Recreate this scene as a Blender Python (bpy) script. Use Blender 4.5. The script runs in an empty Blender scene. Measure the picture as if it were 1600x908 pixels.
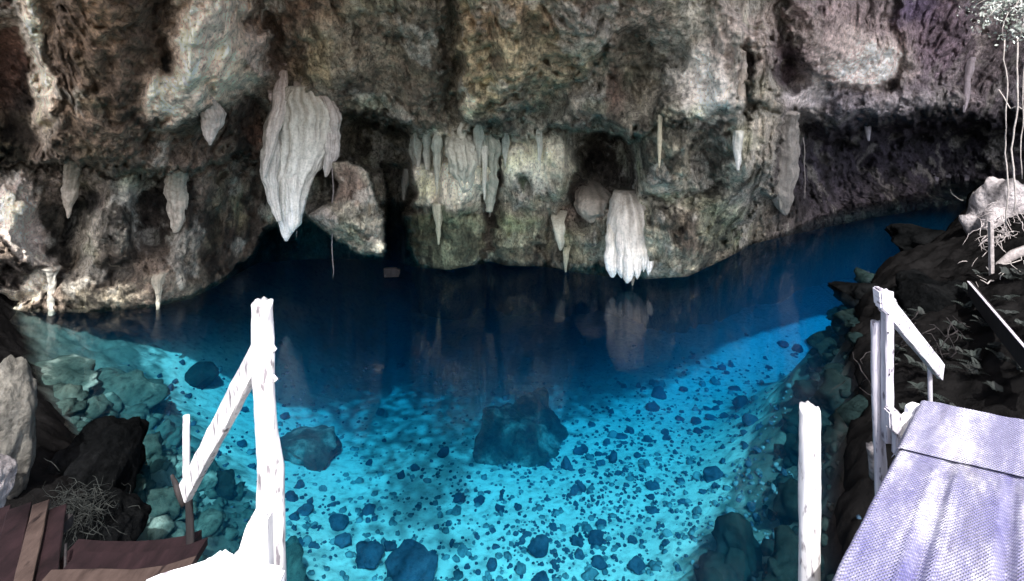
import bpy, bmesh, math, random
import numpy as np
from mathutils import Vector, noise as mn

SC = bpy.context.scene
COL = SC.collection
rnd = random.Random(7)

# ------------------------------------------------------------------ camera
F, U0, V0, CZ = 900.0, 800.0, 60.0, 4.5         # focal px, principal point, camera height over the water
cam = bpy.data.cameras.new('camera'); cam_o = bpy.data.objects.new('camera', cam)
COL.objects.link(cam_o); cam_o.location = (0, 0, CZ); cam_o.rotation_euler = (math.pi/2, 0, 0)
cam.sensor_width = 36; cam.lens = 36*F/1600; cam.shift_y = -(454-V0)/1600
cam.clip_start = 0.05; cam.clip_end = 500
SC.camera = cam_o
# ------------------------------------------------------------------ sky, sun, exposure
SUN_EL, SUN_AZ = math.radians(55), math.radians(9)    # sun behind the camera and a little to its right
wd = bpy.data.worlds.new('World'); SC.world = wd; wd.use_nodes = True
nt = wd.node_tree; nt.nodes.clear()
sky = nt.nodes.new('ShaderNodeTexSky'); sky.sky_type = 'NISHITA'; sky.sun_disc = False
sky.dust_density = 4.0; sky.sun_elevation = SUN_EL; sky.sun_rotation = math.pi - SUN_AZ
bg = nt.nodes.new('ShaderNodeBackground'); bg.inputs['Strength'].default_value = 0.15
wo = nt.nodes.new('ShaderNodeOutputWorld')
nt.links.new(sky.outputs[0], bg.inputs['Color']); nt.links.new(bg.outputs[0], wo.inputs['Surface'])
sl = bpy.data.lights.new('sun', 'SUN'); sl.energy = 2.8; sl.angle = math.radians(0.5); sl.color = (1, .97, .94)
so = bpy.data.objects.new('sun', sl); COL.objects.link(so)
sdir = Vector((math.sin(SUN_AZ)*math.cos(SUN_EL), -math.cos(SUN_AZ)*math.cos(SUN_EL), math.sin(SUN_EL)))
so.rotation_euler = sdir.to_track_quat('Z', 'Y').to_euler(); so.location = sdir*30
SC.view_settings.view_transform = 'Standard'; SC.view_settings.look = 'None'
SC.view_settings.exposure = 1.75; SC.view_settings.gamma = 1
SC.cycles.max_bounces = 8; SC.cycles.diffuse_bounces = 4; SC.cycles.glossy_bounces = 3
SC.cycles.transparent_max_bounces = 8; SC.cycles.volume_bounces = 1

# ------------------------------------------------------------------ helpers
def at(u, v, Y):                                  # photo pixel at depth Y -> point
    return Vector(((u-U0)/F*Y, Y, CZ-(v-V0)/F*Y))
def on_z(u, v, z):                                # photo pixel on the level z
    return at(u, v, (CZ-z)*F/(v-V0))
def tag(o, label=None, cat=None, group=None, kind=None):
    if label: o['label'] = label
    if cat: o['category'] = cat
    if group: o['group'] = group
    if kind: o['kind'] = kind
    return o
def link(name, me, mat=None, parent=None):
    o = bpy.data.objects.new(name, me); COL.objects.link(o)
    if mat is not None and len(me.materials) == 0: me.materials.append(mat)
    if parent is not None:
        o.parent = parent
        o.matrix_parent_inverse = parent.matrix_world.inverted()
    return o
def empty(name, loc, label, cat, group=None):
    o = bpy.data.objects.new(name, None); COL.objects.link(o); o.location = loc; o.empty_display_size = .1
    o.matrix_world.translation = Vector(loc)
    return tag(o, label, cat, group)
def mesh_np(name, co, faces, smooth=True, col=None, mat=None):
    me = bpy.data.meshes.new(name)
    co = np.asarray(co, dtype=np.float32); faces = np.asarray(faces, dtype=np.int32)
    n, k = faces.shape
    me.vertices.add(len(co)); me.vertices.foreach_set('co', co.ravel())
    me.loops.add(n*k); me.loops.foreach_set('vertex_index', faces.ravel())
    me.polygons.add(n); me.polygons.foreach_set('loop_start', np.arange(0, n*k, k, dtype=np.int32))
    me.polygons.foreach_set('use_smooth', np.full(n, smooth, dtype=bool))
    me.update(calc_edges=True)
    if col is not None:
        a = me.attributes.new('tint', 'FLOAT_COLOR', 'POINT')
        c4 = np.ones((len(co), 4), dtype=np.float32); c4[:, :3] = col
        a.data.foreach_set('color', c4.ravel())
    if mat: me.materials.append(mat)
    return me
def grid_faces(nr, nc, flip=False, wrap=False):
    i = np.arange(nr-1)[:, None]; j = np.arange(nc if wrap else nc-1)[None, :]
    j2 = (j+1) % nc
    f = np.stack([i*nc+j, i*nc+j2, (i+1)*nc+j2, (i+1)*nc+j], -1).reshape(-1, 4)
    return f[:, ::-1] if flip else f
# ---- vectorised gradient noise
_P = np.random.RandomState(3).permutation(512).astype(np.int64)
_G = np.random.RandomState(5).normal(size=(512, 3)); _G /= np.linalg.norm(_G, axis=1)[:, None]
_G = _G.astype(np.float32)
def pn(x, y, z):
    x = np.asarray(x, np.float32); y = np.asarray(y, np.float32)+0*x; z = np.asarray(z, np.float32)+0*x
    xi = np.floor(x).astype(np.int64); yi = np.floor(y).astype(np.int64); zi = np.floor(z).astype(np.int64)
    fx, fy, fz = x-xi, y-yi, z-zi
    s = lambda t: t*t*t*(t*(t*6-15)+10)
    sx, sy, sz = s(fx), s(fy), s(fz)
    out = 0
    for dx in (0, 1):
        wx = sx if dx else 1-sx; px = _P[(xi+dx) & 511]
        for dy in (0, 1):
            wy = sy if dy else 1-sy; py = _P[(px+yi+dy) & 511]
            for dz in (0, 1):
                wz = sz if dz else 1-sz
                g = _G[_P[(py+zi+dz) & 511]]
                out = out + wx*wy*wz*(g[..., 0]*(fx-dx)+g[..., 1]*(fy-dy)+g[..., 2]*(fz-dz))
    return out*1.5
def fbm(x, y, z, o=4, g=.5, l=2.03):
    a, r, n = 1, 0, 0
    for k in range(o):
        r = r+a*pn(x+17.3*k, y-9.1*k, z+5.7*k); n += a; a *= g; x = x*l; y = y*l; z = z*l
    return r/n
def ridged(x, y, z, o=3, g=.55):
    a, r, n = 1, 0, 0
    for k in range(o):
        r = r+a*(1-2*np.abs(pn(x+11.3*k, y-3.1*k, z+8.7*k))); n += a; a *= g; x = x*2.1; y = y*2.1; z = z*2.1
    return r/n
def sst(e0, e1, x):
    t = np.clip((x-e0)/(e1-e0), 0, 1); return t*t*(3-2*t)

# ------------------------------------------------------------------ materials
def mat_new(name):
    m = bpy.data.materials.new(name); m.use_nodes = True
    n = m.node_tree; n.nodes.clear()
    out = n.nodes.new('ShaderNodeOutputMaterial'); b = n.nodes.new('ShaderNodeBsdfPrincipled')
    n.links.new(b.outputs[0], out.inputs['Surface'])
    return m, n, b, out
def N(n, t, **kw):
    x = n.nodes.new(t)
    for k, v in kw.items():
        if k in x.inputs.keys(): x.inputs[k].default_value = v
        else: setattr(x, k, v)
    return x
def coords(n, scale=(1, 1, 1), src='Object'):
    tc = n.nodes.new('ShaderNodeTexCoord'); mp = n.nodes.new('ShaderNodeMapping')
    mp.inputs['Scale'].default_value = scale
    n.links.new(tc.outputs[src], mp.inputs[0]); return mp.outputs[0]
def geo_pos(n, scale=(1, 1, 1)):
    tc = n.nodes.new('ShaderNodeNewGeometry'); mp = n.nodes.new('ShaderNodeMapping')
    mp.inputs['Scale'].default_value = scale
    n.links.new(tc.outputs['Position'], mp.inputs[0]); return mp.outputs[0]
def ramp(n, fac, stops):
    r = n.nodes.new('ShaderNodeValToRGB'); e = r.color_ramp.elements
    while len(e) < len(stops): e.new(.5)
    for k, (p, c) in enumerate(stops):
        e[k].position = p; e[k].color = (*c, 1) if len(c) == 3 else c
    n.links.new(fac, r.inputs[0]); return r.outputs[0]
def mul(n, a, b, f=1.0, mode='MULTIPLY', fs=None):
    x = n.nodes.new('ShaderNodeMix'); x.data_type = 'RGBA'; x.blend_type = mode
    x.inputs[0].default_value = f
    if fs is not None: n.links.new(fs, x.inputs[0])
    n.links.new(a, x.inputs[6]); n.links.new(b, x.inputs[7]); return x.outputs[2]
def rock_material(name, base=None, fine=22, rough=.8, bump=.6, dist=.03, lo=.55, hi=1.35, streak=False, spec=.3, crisp=False):
    m, n, b, out = mat_new(name)
    p = geo_pos(n)
    n1 = N(n, 'ShaderNodeTexNoise', Scale=fine, Detail=8.0, Roughness=.72); n.links.new(p, n1.inputs['Vector'])
    g1 = ramp(n, n1.outputs[0], [(.30, (lo*.5,)*3), (.5, (1, 1, 1)), (.72, (hi,)*3)])
    vo = N(n, 'ShaderNodeTexVoronoi', Scale=fine*.55); vo.feature = 'F1'
    nd = N(n, 'ShaderNodeTexNoise', Scale=fine*.4, Detail=3.0)
    n.links.new(p, nd.inputs['Vector'])
    mx = n.nodes.new('ShaderNodeMix'); mx.data_type = 'RGBA'; mx.inputs[0].default_value = .12
    n.links.new(p, mx.inputs[6]); n.links.new(nd.outputs['Color'], mx.inputs[7]); n.links.new(mx.outputs[2], vo.inputs['Vector'])
    if base is None:
        at_ = n.nodes.new('ShaderNodeAttribute'); at_.attribute_name = 'tint'; c = at_.outputs['Color']
    else:
        rg = n.nodes.new('ShaderNodeTexNoise'); rg.inputs['Scale'].default_value = fine*.16; rg.inputs['Detail'].default_value = 6
        n.links.new(p, rg.inputs['Vector'])
        c = ramp(n, rg.outputs[0], base)
    c = mul(n, c, g1)
    if crisp:
        kf = n.nodes.new('ShaderNodeMapRange'); kf.inputs[1].default_value = .3; kf.inputs[2].default_value = .8; kf.inputs[3].default_value = 1; kf.inputs[4].default_value = .3; n.links.new(at_.outputs['Fac'], kf.inputs[0])
        #                                     # small solution pits and flakes with hard edges, stretched by dripping water
        pc = geo_pos(n, (1, 1, .45)); nc = N(n, 'ShaderNodeTexNoise', Scale=24.0, Detail=7.0, Roughness=.78, Distortion=.35); n.links.new(pc, nc.inputs['Vector'])
        c = mul(n, c, ramp(n, nc.outputs[0], [(.37, (.22, .21, .20)), (.44, (.85, .85, .85)), (.54, (1, 1, 1)), (.60, (1.3, 1.29, 1.26))]), fs=kf.outputs[0])
        nb_ = N(n, 'ShaderNodeTexNoise', Scale=5.5, Detail=9.0, Roughness=.68, Distortion=.5); n.links.new(pc, nb_.inputs['Vector'])
        c = mul(n, c, ramp(n, nb_.outputs[0], [(.38, (.45, .44, .42)), (.45, (.95, .95, .95)), (.57, (1, 1, 1)), (.62, (1.25, 1.24, 1.2))]), fs=kf.outputs[0])
    if streak:
        ps = geo_pos(n, (9, 9, .8))
        n3 = N(n, 'ShaderNodeTexNoise', Scale=2.2, Detail=5.0, Roughness=.6); n.links.new(ps, n3.inputs['Vector'])
        c = mul(n, c, ramp(n, n3.outputs[0], [(.3, (.72, .71, .70)), (.5, (1, 1, 1)), (.75, (1.2, 1.19, 1.17))]), .8)
    n.links.new(c, b.inputs['Base Color'])
    b.inputs['Roughness'].default_value = rough; b.inputs['Specular IOR Level'].default_value = spec
    ad = n.nodes.new('ShaderNodeMath'); ad.operation = 'MULTIPLY_ADD'; ad.inputs[1].default_value = .6
    n.links.new(vo.outputs['Distance'], ad.inputs[0]); n.links.new(n1.outputs[0], ad.inputs[2])
    bp = N(n, 'ShaderNodeBump', Strength=bump, Distance=dist); n.links.new(ad.outputs[0], bp.inputs['Height'])
    n.links.new(bp.outputs[0], b.inputs['Normal'])
    return m
M = {}
M['wall'] = rock_material('limestone_wall', None, fine=17, bump=1, dist=.09, lo=.5, hi=1.35, crisp=True)
M['drip'] = rock_material('calcite_dripstone', None, fine=26, bump=.5, dist=.03, lo=1.3, hi=1.15, streak=True, rough=.6)
M['bed'] = rock_material('lake_bed_sediment', None, fine=9, bump=.5, dist=.05, lo=.9, hi=1.1, rough=1, spec=0)
M['sub'] = rock_material('algae_covered_stone', [(.3, (.012, .026, .046)), (.7, (.045, .075, .11))], fine=14, rough=1, spec=0)
M['subl'] = rock_material('silted_stone', [(.34, (.018, .034, .032)), (.58, (.05, .075, .068)), (.76, (.36, .40, .36))], fine=12, rough=1, spec=0, lo=.4)
M['slab'] = rock_material('silted_slab', [(.36, (.018, .034, .034)), (.52, (.05, .075, .07)), (.66, (.24, .28, .26))], fine=16, rough=1, spec=0, lo=.4, bump=1, dist=.08)
M['pale'] = rock_material('sunlit_limestone', [(.34, (.06, .055, .06)), (.6, (.40, .37, .38))], fine=18, bump=.9, dist=.05, lo=.5)
M['pillar'] = rock_material('grey_bark_rock', [(.3, (.05, .048, .042)), (.7, (.22, .21, .185))], fine=16, bump=1, dist=.05, streak=True)
M['dark'] = rock_material('shade_dark_rock', [(.3, (.0015, .0018, .002)), (.7, (.007, .0075, .008))], fine=14, bump=.9, dist=.05, spec=0, rough=1)  # near black: the shade on the banks is put into this rock colour
def wood(name, c0, c1, rough=.8, marks=.0, scale=(18, 18, 1.5), spots=(.3, .28, .3)):
    m, n, b, out = mat_new(name)
    p = coords(n, scale)
    n1 = N(n, 'ShaderNodeTexNoise', Scale=2.2, Detail=8.0, Roughness=.65); n.links.new(p, n1.inputs['Vector'])
    c = ramp(n, n1.outputs[0], [(.3, c0), (.7, c1)])
    if marks:
        p2 = coords(n, (scale[0]*1.1, scale[1]*1.1, scale[2]*4))
        n2 = N(n, 'ShaderNodeTexNoise', Scale=2.4, Detail=3.0, Roughness=.5); n.links.new(p2, n2.inputs['Vector'])
        c = mul(n, c, ramp(n, n2.outputs[0], [(.33, spots), (.33+.08*marks, (1, 1, 1))]))
    n.links.new(c, b.inputs['Base Color']); b.inputs['Roughness'].default_value = rough; b.inputs['Specular IOR Level'].default_value = .12
    bp = N(n, 'ShaderNodeBump', Strength=.6, Distance=.004); n.links.new(n1.outputs[0], bp.inputs['Height'])
    n.links.new(bp.outputs[0], b.inputs['Normal'])
    return m
M['white'] = wood('whitewashed_wood', (.42, .41, .42), (.68, .67, .68), marks=1.2)
M['white_x'] = wood('whitewashed_rail', (.72, .71, .74), (.86, .85, .87), marks=.8, scale=(5, 5, 5))
M['grey'] = wood('weathered_grey_wood', (.24, .23, .27), (.50, .48, .53), marks=1)
M['greyb'] = wood('weathered_board', (.40, .39, .44), (.62, .60, .66), marks=1, scale=(6, 6, 6))
M['black'] = wood('dark_wet_wood', (.008, .008, .009), (.03, .026, .027))
M['brown'] = wood('dark_brown_board', (.004, .002, .0025), (.016, .008, .0095), scale=(8, 3, 8))
M['tan'] = wood('worn_tan_board', (.02, .013, .011), (.06, .042, .036), scale=(8, 3, 8), marks=1)
M['root'] = wood('dry_root', (.14, .125, .125), (.36, .33, .33), scale=(9, 9, 9))
M['tangle'] = wood('wet_rootlets', (.005, .006, .006), (.030, .033, .031), scale=(9, 9, 9))
M['vine'] = wood('dry_vine', (.22, .2, .19), (.4, .37, .36), scale=(9, 9, 9))

# ------------------------------------------------------------------ rock wall
WL = np.array([(-700, 470), (-300, 480), (0, 487), (50, 489), (150, 489), (240, 480), (300, 466), (350, 440), (400, 412), (480, 405), (560, 405),
               (610, 407), (640, 416), (700, 422), (755, 412), (766, 408), (790, 415), (850, 417), (930, 430), (1000, 437), (1075, 432), (1130, 406), (1180, 380),
               (1250, 364), (1350, 343), (1450, 326), (1520, 315), (1600, 306), (1800, 296), (2100, 300), (2500, 330)], float)
LIP = np.array([(-700, 250), (0, 252), (60, 262), (150, 262), (290, 268), (400, 250), (440, 195), (520, 182), (620, 200), (660, 228), (720, 212), (800, 216),
                (880, 205), (960, 222), (1030, 195), (1120, 180), (1200, 168), (1280, 196), (1340, 208), (1400, 192), (1480, 190), (1560, 200), (2500, 200)], float)
LIPA = np.array([(-700, .6), (0, .6), (300, .6), (400, .4), (520, .4), (560, 1.8), (680, 1.4), (720, .4), (880, .45), (905, 1.6), (985, 1.5), (1010, .25),
                 (1150, .2), (1215, .5), (1260, 2.6), (1600, 3.2), (2500, 3.2)], float)
def pl(a, u): return np.interp(u, a[:, 0], a[:, 1])
def ell(u, v, b):                                 # rotated ellipse falloff, 1 inside -> 0 outside
    cu, cv, ru, rv, rot, soft = b
    c, s = math.cos(math.radians(rot)), math.sin(math.radians(rot))
    du, dv = u-cu, v-cv
    d = np.sqrt(((du*c+dv*s)/ru)**2+((-du*s+dv*c)/rv)**2)
    return 1-sst(1-soft, 1+soft, d)
def in_poly(u, v, P, soft=6):                      # signed distance mask, 1 inside
    u = np.asarray(u, float); v = np.asarray(v, float)
    d = np.full(u.shape, 1e9); ins = np.zeros(u.shape, bool)
    for k in range(len(P)):
        (x0, y0), (x1, y1) = P[k], P[(k+1) % len(P)]
        ex, ey = x1-x0, y1-y0; t = np.clip(((u-x0)*ex+(v-y0)*ey)/(ex*ex+ey*ey+1e-9), 0, 1)
        d = np.minimum(d, np.hypot(u-x0-t*ex, v-y0-t*ey))
        ins ^= ((y0 > v) != (y1 > v)) & (u < (x1-x0)*(v-y0)/((y1-y0) if y1 != y0 else 1e-9)+x0)
    sd = np.where(ins, d, -d)
    return sst(-soft, soft, sd), sd
# (u, v, ru, rv, rotation, softness, metres: + is deeper)
DEPTH = [
 (25, 150, 38, 110, -8, .5, .55), (60, 110, 15, 130, -12, .5, -.35), (150, 120, 80, 130, 0, .6, -.15),
 (330, 90, 75, 110, 12, .5, -.45), (258, 95, 16, 30, 0, .5, .35), (400, 85, 28, 36, 0, .5, -.25), (380, 165, 45, 30, 20, .5, .35),
 (95, 360, 58, 70, 0, .5, .75), (120, 330, 22, 45, 0, .5, .4), (238, 350, 34, 60, 0, .5, .6), (165, 365, 38, 40, 0, .6, -.3), (30, 350, 40, 80, -35, .5, -.35),
 (25, 445, 45, 28, 0, .4, .35), (150, 440, 90, 30, 0, .6, -.1), (330, 370, 60, 60, 0, .6, .3), (175, 425, 30, 18, 0, .5, .25), (380, 300, 30, 45, 0, .5, .2),
 (440, 70, 60, 12, 52, .5, .4), (455, 150, 20, 60, 0, .5, .35), (520, 110, 60, 60, 0, .6, -.25), (640, 110, 55, 75, 0, .6, .12),
 (706, 90, 14, 110, -4, .5, .55), (765, 90, 52, 120, 0, .5, -.4), (700, 180, 25, 50, 0, .5, .3),
 (605, 225, 80, 34, 5, .4, 1.3), (948, 255, 44, 52, 0, .35, 1.5), (1010, 110, 52, 72, 20, .5, .5), (880, 150, 100, 22, -38, .5, .3),
 (700, 285, 62, 58, 0, .5, -.45), (830, 270, 55, 48, 0, .5, -.3), (822, 290, 15, 16, 0, .5, .3), (765, 330, 10, 100, 4, .5, .55), (855, 370, 8, 50, 5, .5, .3), (900, 330, 26, 40, 0, .5, .4),
 (700, 385, 66, 55, 0, .5, -.45), (800, 370, 40, 60, 0, .5, -.3), (905, 385, 34, 45, 0, .5, -.15), (620, 340, 26, 95, 0, .35, 1.6),
 (1070, 385, 60, 60, 0, .5, -.4), (1100, 230, 110, 110, 0, .6, -.75), (1185, 190, 26, 110, 8, .6, -.35), (1150, 100, 55, 70, 0, .5, -.3), (1105, 250, 30, 60, 0, .5, .4), (1170, 130, 9, 60, 4, .5, .45), (1065, 330, 10, 50, 0, .5, .25), (1055, 310, 60, 10, -20, .5, .25),
 (1115, 300, 50, 12, -25, .5, .25), (1330, 90, 110, 65, 5, .5, -.35), (1400, 60, 9, 85, -5, .5, .45), (1235, 115, 28, 26, 0, .5, .7), (1215, 40, 9, 45, 5, .5, .3), (1480, 60, 60, 60, 0, .6, .2),
 (1420, 165, 90, 26, -5, .6, -.35), (1390, 132, 20, 9, 0, .5, .35), (1330, 280, 110, 60, 20, .5, .5), (1450, 250, 90, 50, 0, .5, 1.0), (1250, 250, 40, 90, 0, .5, -.2), (1515, 290, 50, 30, 0, .5, .8),
]
VOID = [(412, 362), (430, 352), (450, 356), (478, 338), (520, 362), (560, 392), (600, 402), (606, 340), (604, 260), (640, 262), (650, 300), (632, 330),
        (636, 380), (650, 412), (655, 440), (300, 475), (325, 455), (352, 446), (372, 418), (398, 400)]
HANG = [(515, 255), (545, 248), (575, 265), (585, 300), (600, 345), (602, 398), (575, 402), (545, 388), (505, 358), (480, 338), (495, 325), (520, 318), (530, 290)]
OVAL = [(995, 40), (1120, 0), (1210, 60), (1232, 180), (1212, 260), (1192, 310), (1140, 372), (1120, 420), (990, 440), (1000, 300), (985, 190)]
# colour patches: minerals, lichen, mould, and shade painted dark into hollows and recesses (u, v, ru, rv, rot, soft, (r, g, b), strength)
BULGE = [([(712, -200), (712, 180), (735, 195), (800, 185), (860, 145), (930, 100), (960, 40), (960, -200)], .8), ([(455, -200), (442, 60), (462, 150), (530, 182), (640, 212), (698, 190), (698, -200)], .35),
 ([(1222, -200), (1232, 90), (1290, 125), (1370, 135), (1425, 100), (1400, -200)], .7), ([(88, -200), (78, 230), (150, 255), (228, 238), (245, 150), (255, 60), (280, -200)], .5),
 ([(290, -200), (268, 60), (234, 140), (238, 190), (280, 195), (340, 168), (402, 148), (420, 90), (395, -200)], .6), ([(0, 300), (-60, 460), (60, 450), (84, 425), (45, 385), (30, 300)], .5),
 ([(1380, 130), (1440, 118), (1540, 150), (1560, 185), (1400, 190), (1300, 205), (1260, 185), (1300, 160)], .6), ([(640, 235), (640, 320), (700, 345), (760, 330), (765, 230)], .35), ([(1020, 200), (1000, 300), (1060, 320), (1080, 215)], .35)]
RIBS = [(700, 272, 70, 55, 0, .4), (830, 262, 60, 45, 0, .5), (1165, 130, 40, 110, 4, .5), (1190, 240, 24, 80, 8, .5), (275, 320, 30, 60, 0, .5), (890, 395, 40, 40, 0, .5), (1060, 230, 40, 60, 0, .5), (150, 110, 110, 110, 6, .7), (330, 80, 60, 90, 14, .5), (780, 350, 25, 60, 0, .5), (1050, 375, 60, 40, 0, .5), (330, 330, 60, 60, 0, .6)]
TINTS = [
 (160, 110, 170, 150, 0, .6, (.21, .16, .12), .9), (15, 100, 30, 90, 0, .5, (.17, .09, .075), .8), (40, 190, 40, 65, 0, .5, (.04, .035, .032), .9),
 (50, 60, 19, 75, -10, .35, (.74, .67, .56), 1), (64, 160, 16, 60, -5, .35, (.74, .67, .56), 1), (74, 218, 5, 26, 0, .4, (.5, .47, .4), .9),
 (150, 30, 40, 60, 10, .6, (.28, .2, .135), .7), (225, 40, 45, 60, 0, .6, (.07, .055, .045), .7), (150, 200, 90, 50, 0, .6, (.19, .15, .11), .7),
 (330, 60, 62, 85, 14, .3, (.74, .65, .56), 1), (275, 150, 48, 46, 20, .35, (.78, .70, .60), 1), (355, 130, 45, 35, 20, .4, (.66, .58, .48), .9), (254, 100, 9, 16, 0, .4, (.02, .02, .02), 1), (405, 80, 20, 34, -15, .25, (.74, .68, .64), 1),
 (350, 210, 70, 40, 0, .5, (.10, .08, .065), .8), (400, 215, 14, 40, 0, .5, (.34, .2, .15), .8), (385, 165, 26, 22, 0, .5, (.08, .06, .05), .8),
 (440, 60, 60, 60, 0, .6, (.24, .16, .12), .8), (480, 20, 60, 30, 0, .6, (.26, .18, .13), .7), (520, 80, 60, 40, 20, .6, (.34, .32, .25), .8), (495, 95, 20, 35, 0, .5, (.38, .33, .2), .7),
 (610, 110, 80, 90, 0, .6, (.17, .15, .115), .8), (680, 80, 35, 90, 0, .6, (.11, .10, .08), .8), (560, 160, 70, 25, 0, .5, (.17, .15, .13), .7), (600, 190, 70, 25, 10, .5, (.05, .055, .045), .8),
 (765, 70, 52, 110, 0, .4, (.44, .39, .25), .95), (760, 20, 40, 40, 0, .6, (.42, .31, .20), .7), (732, 165, 10, 24, 0, .4, (.62, .6, .46), .9), (778, 100, 12, 20, 0, .5, (.10, .08, .06), .8),
 (860, 90, 60, 70, 0, .6, (.30, .275, .18), .8), (850, 20, 60, 30, 0, .6, (.28, .2, .13), .7), (840, 190, 110, 35, -10, .6, (.20, .22, .19), .9), (925, 150, 40, 40, 0, .5, (.20, .2, .175), .8), (960, 140, 14, 40, 0, .5, (.14, .09, .075), .9),
 (1015, 110, 60, 70, 15, .4, (.10, .095, .075), .95), (1015, 145, 25, 25, 0, .5, (.2, .165, .09), .6), (940, 30, 60, 40, 0, .6, (.14, .11, .1), .7), (1010, 30, 40, 25, 0, .5, (.34, .31, .28), .8),
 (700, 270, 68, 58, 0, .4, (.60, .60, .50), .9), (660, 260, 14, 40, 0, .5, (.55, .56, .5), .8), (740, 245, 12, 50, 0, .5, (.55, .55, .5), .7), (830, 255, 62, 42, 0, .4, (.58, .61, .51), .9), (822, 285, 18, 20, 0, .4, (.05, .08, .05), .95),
 (700, 380, 70, 45, 0, .4, (.16, .20, .13), .95), (690, 345, 55, 12, 0, .4, (.2, .25, .15), .8), (800, 370, 40, 50, 0, .5, (.26, .30, .21), .8), (800, 350, 30, 18, 0, .5, (.17, .24, .14), .8), (765, 330, 8, 90, 0, .5, (.06, .055, .05), .9),
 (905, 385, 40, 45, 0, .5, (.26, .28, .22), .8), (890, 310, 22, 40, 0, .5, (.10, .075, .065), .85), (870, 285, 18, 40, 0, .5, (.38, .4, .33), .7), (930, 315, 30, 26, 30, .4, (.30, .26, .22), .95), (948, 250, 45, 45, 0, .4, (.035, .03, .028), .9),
 (1080, 200, 90, 110, 0, .5, (.24, .25, .22), .9), (1115, 130, 50, 60, 15, .4, (.66, .68, .67), .95), (1160, 60, 50, 60, 0, .5, (.52, .48, .46), .9), (1170, 110, 12, 45, 0, .5, (.09, .07, .07), .9), (1195, 200, 26, 80, 8, .5, (.54, .54, .48), .9),
 (1110, 235, 34, 50, 0, .5, (.11, .115, .10), .9), (1040, 240, 35, 50, 0, .5, (.32, .33, .26), .8), (1040, 300, 50, 25, 0, .5, (.48, .48, .40), .8), (1165, 290, 40, 40, -40, .5, (.48, .51, .44), .85), (1075, 320, 18, 25, 0, .5, (.48, .48, .41), .8),
 (1030, 390, 26, 45, 0, .5, (.42, .46, .38), .85), (1080, 360, 14, 50, 0, .5, (.14, .12, .10), .8), (1060, 415, 60, 16, 0, .5, (.25, .27, .22), .8), (1130, 350, 36, 40, -30, .5, (.20, .26, .19), .8),
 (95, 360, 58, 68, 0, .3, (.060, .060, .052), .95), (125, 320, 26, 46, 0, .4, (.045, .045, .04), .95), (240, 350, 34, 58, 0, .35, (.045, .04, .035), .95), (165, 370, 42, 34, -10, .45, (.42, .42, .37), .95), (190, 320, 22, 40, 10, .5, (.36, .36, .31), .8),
 (60, 285, 80, 26, 0, .5, (.30, .265, .23), .8), (190, 285, 60, 25, 0, .5, (.24, .22, .18), .8), (25, 340, 36, 62, -25, .3, (.68, .62, .58), 1), (50, 395, 50, 16, 38, .35, (.58, .57, .54), 1), (160, 420, 50, 30, 0, .6, (.22, .2, .16), .7),
 (30, 430, 40, 25, 0, .4, (.10, .09, .08), .9), (14, 465, 22, 24, 0, .4, (.68, .68, .6), .95), (52, 448, 14, 20, -15, .4, (.68, .68, .6), .95), (160, 465, 60, 20, 0, .5, (.30, .3, .24), .8), (175, 425, 34, 18, 0, .4, (.055, .055, .05), .9),
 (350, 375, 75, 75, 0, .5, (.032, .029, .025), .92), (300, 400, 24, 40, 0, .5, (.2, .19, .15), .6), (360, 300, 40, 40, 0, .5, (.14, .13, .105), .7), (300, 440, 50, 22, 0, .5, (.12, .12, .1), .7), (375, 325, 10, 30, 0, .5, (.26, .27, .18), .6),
 (545, 290, 26, 34, 0, .4, (.24, .19, .16), .9), (560, 345, 40, 34, 20, .4, (.27, .28, .24), .95), (588, 380, 14, 18, 0, .4, (.5, .5, .45), .9), (535, 350, 22, 18, 20, .5, (.12, .15, .11), .7), (505, 340, 24, 14, 25, .5, (.40, .40, .38), .8), (610, 275, 26, 10, 10, .5, (.4, .4, .36), .7),
 (1330, 60, 110, 70, 0, .6, (.38, .32, .34), .9), (1350, 95, 70, 40, 10, .45, (.80, .74, .74), .9), (1300, 65, 40, 25, 0, .5, (.52, .45, .46), .7), (1470, 50, 50, 70, 0, .6, (.26, .2, .27), .85), (1430, 10, 30, 30, 0, .5, (.16, .13, .24), .9), (1240, 60, 34, 40, 0, .6, (.3, .25, .26), .8),
 (1550, 90, 45, 90, 20, .6, (.20, .17, .19), .8), (1530, 60, 8, 50, 15, .5, (.46, .42, .44), .8), (1265, 150, 34, 34, 0, .4, (.58, .57, .60), .9), (1262, 182, 34, 7, -15, .4, (.55, .55, .58), .9), (1228, 100, 18, 30, 0, .5, (.07, .05, .07), .9),
 (1340, 160, 70, 22, 5, .5, (.26, .26, .31), .8), (1430, 160, 70, 20, -5, .5, (.42, .41, .46), .85), (1515, 165, 30, 14, 0, .5, (.34, .31, .34), .7), (1390, 132, 20, 8, 0, .4, (.03, .025, .03), .9), (1310, 215, 60, 35, 30, .6, (.20, .20, .26), .7),
 (1430, 255, 230, 76, -6, .35, (.036, .033, .056), .95), (1530, 220, 60, 40, 0, .6, (.014, .012, .022), .85), (1370, 305, 60, 26, -20, .6, (.11, .105, .13), .6), (1280, 285, 40, 44, 0, .6, (.10, .095, .13), .6), (1300, 345, 90, 8, -12, .5, (.20, .19, .23), .7), (1510, 290, 50, 25, 0, .6, (.05, .05, .065), .8),  # dark right recess: its shade is painted into the stone colour
]
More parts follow.
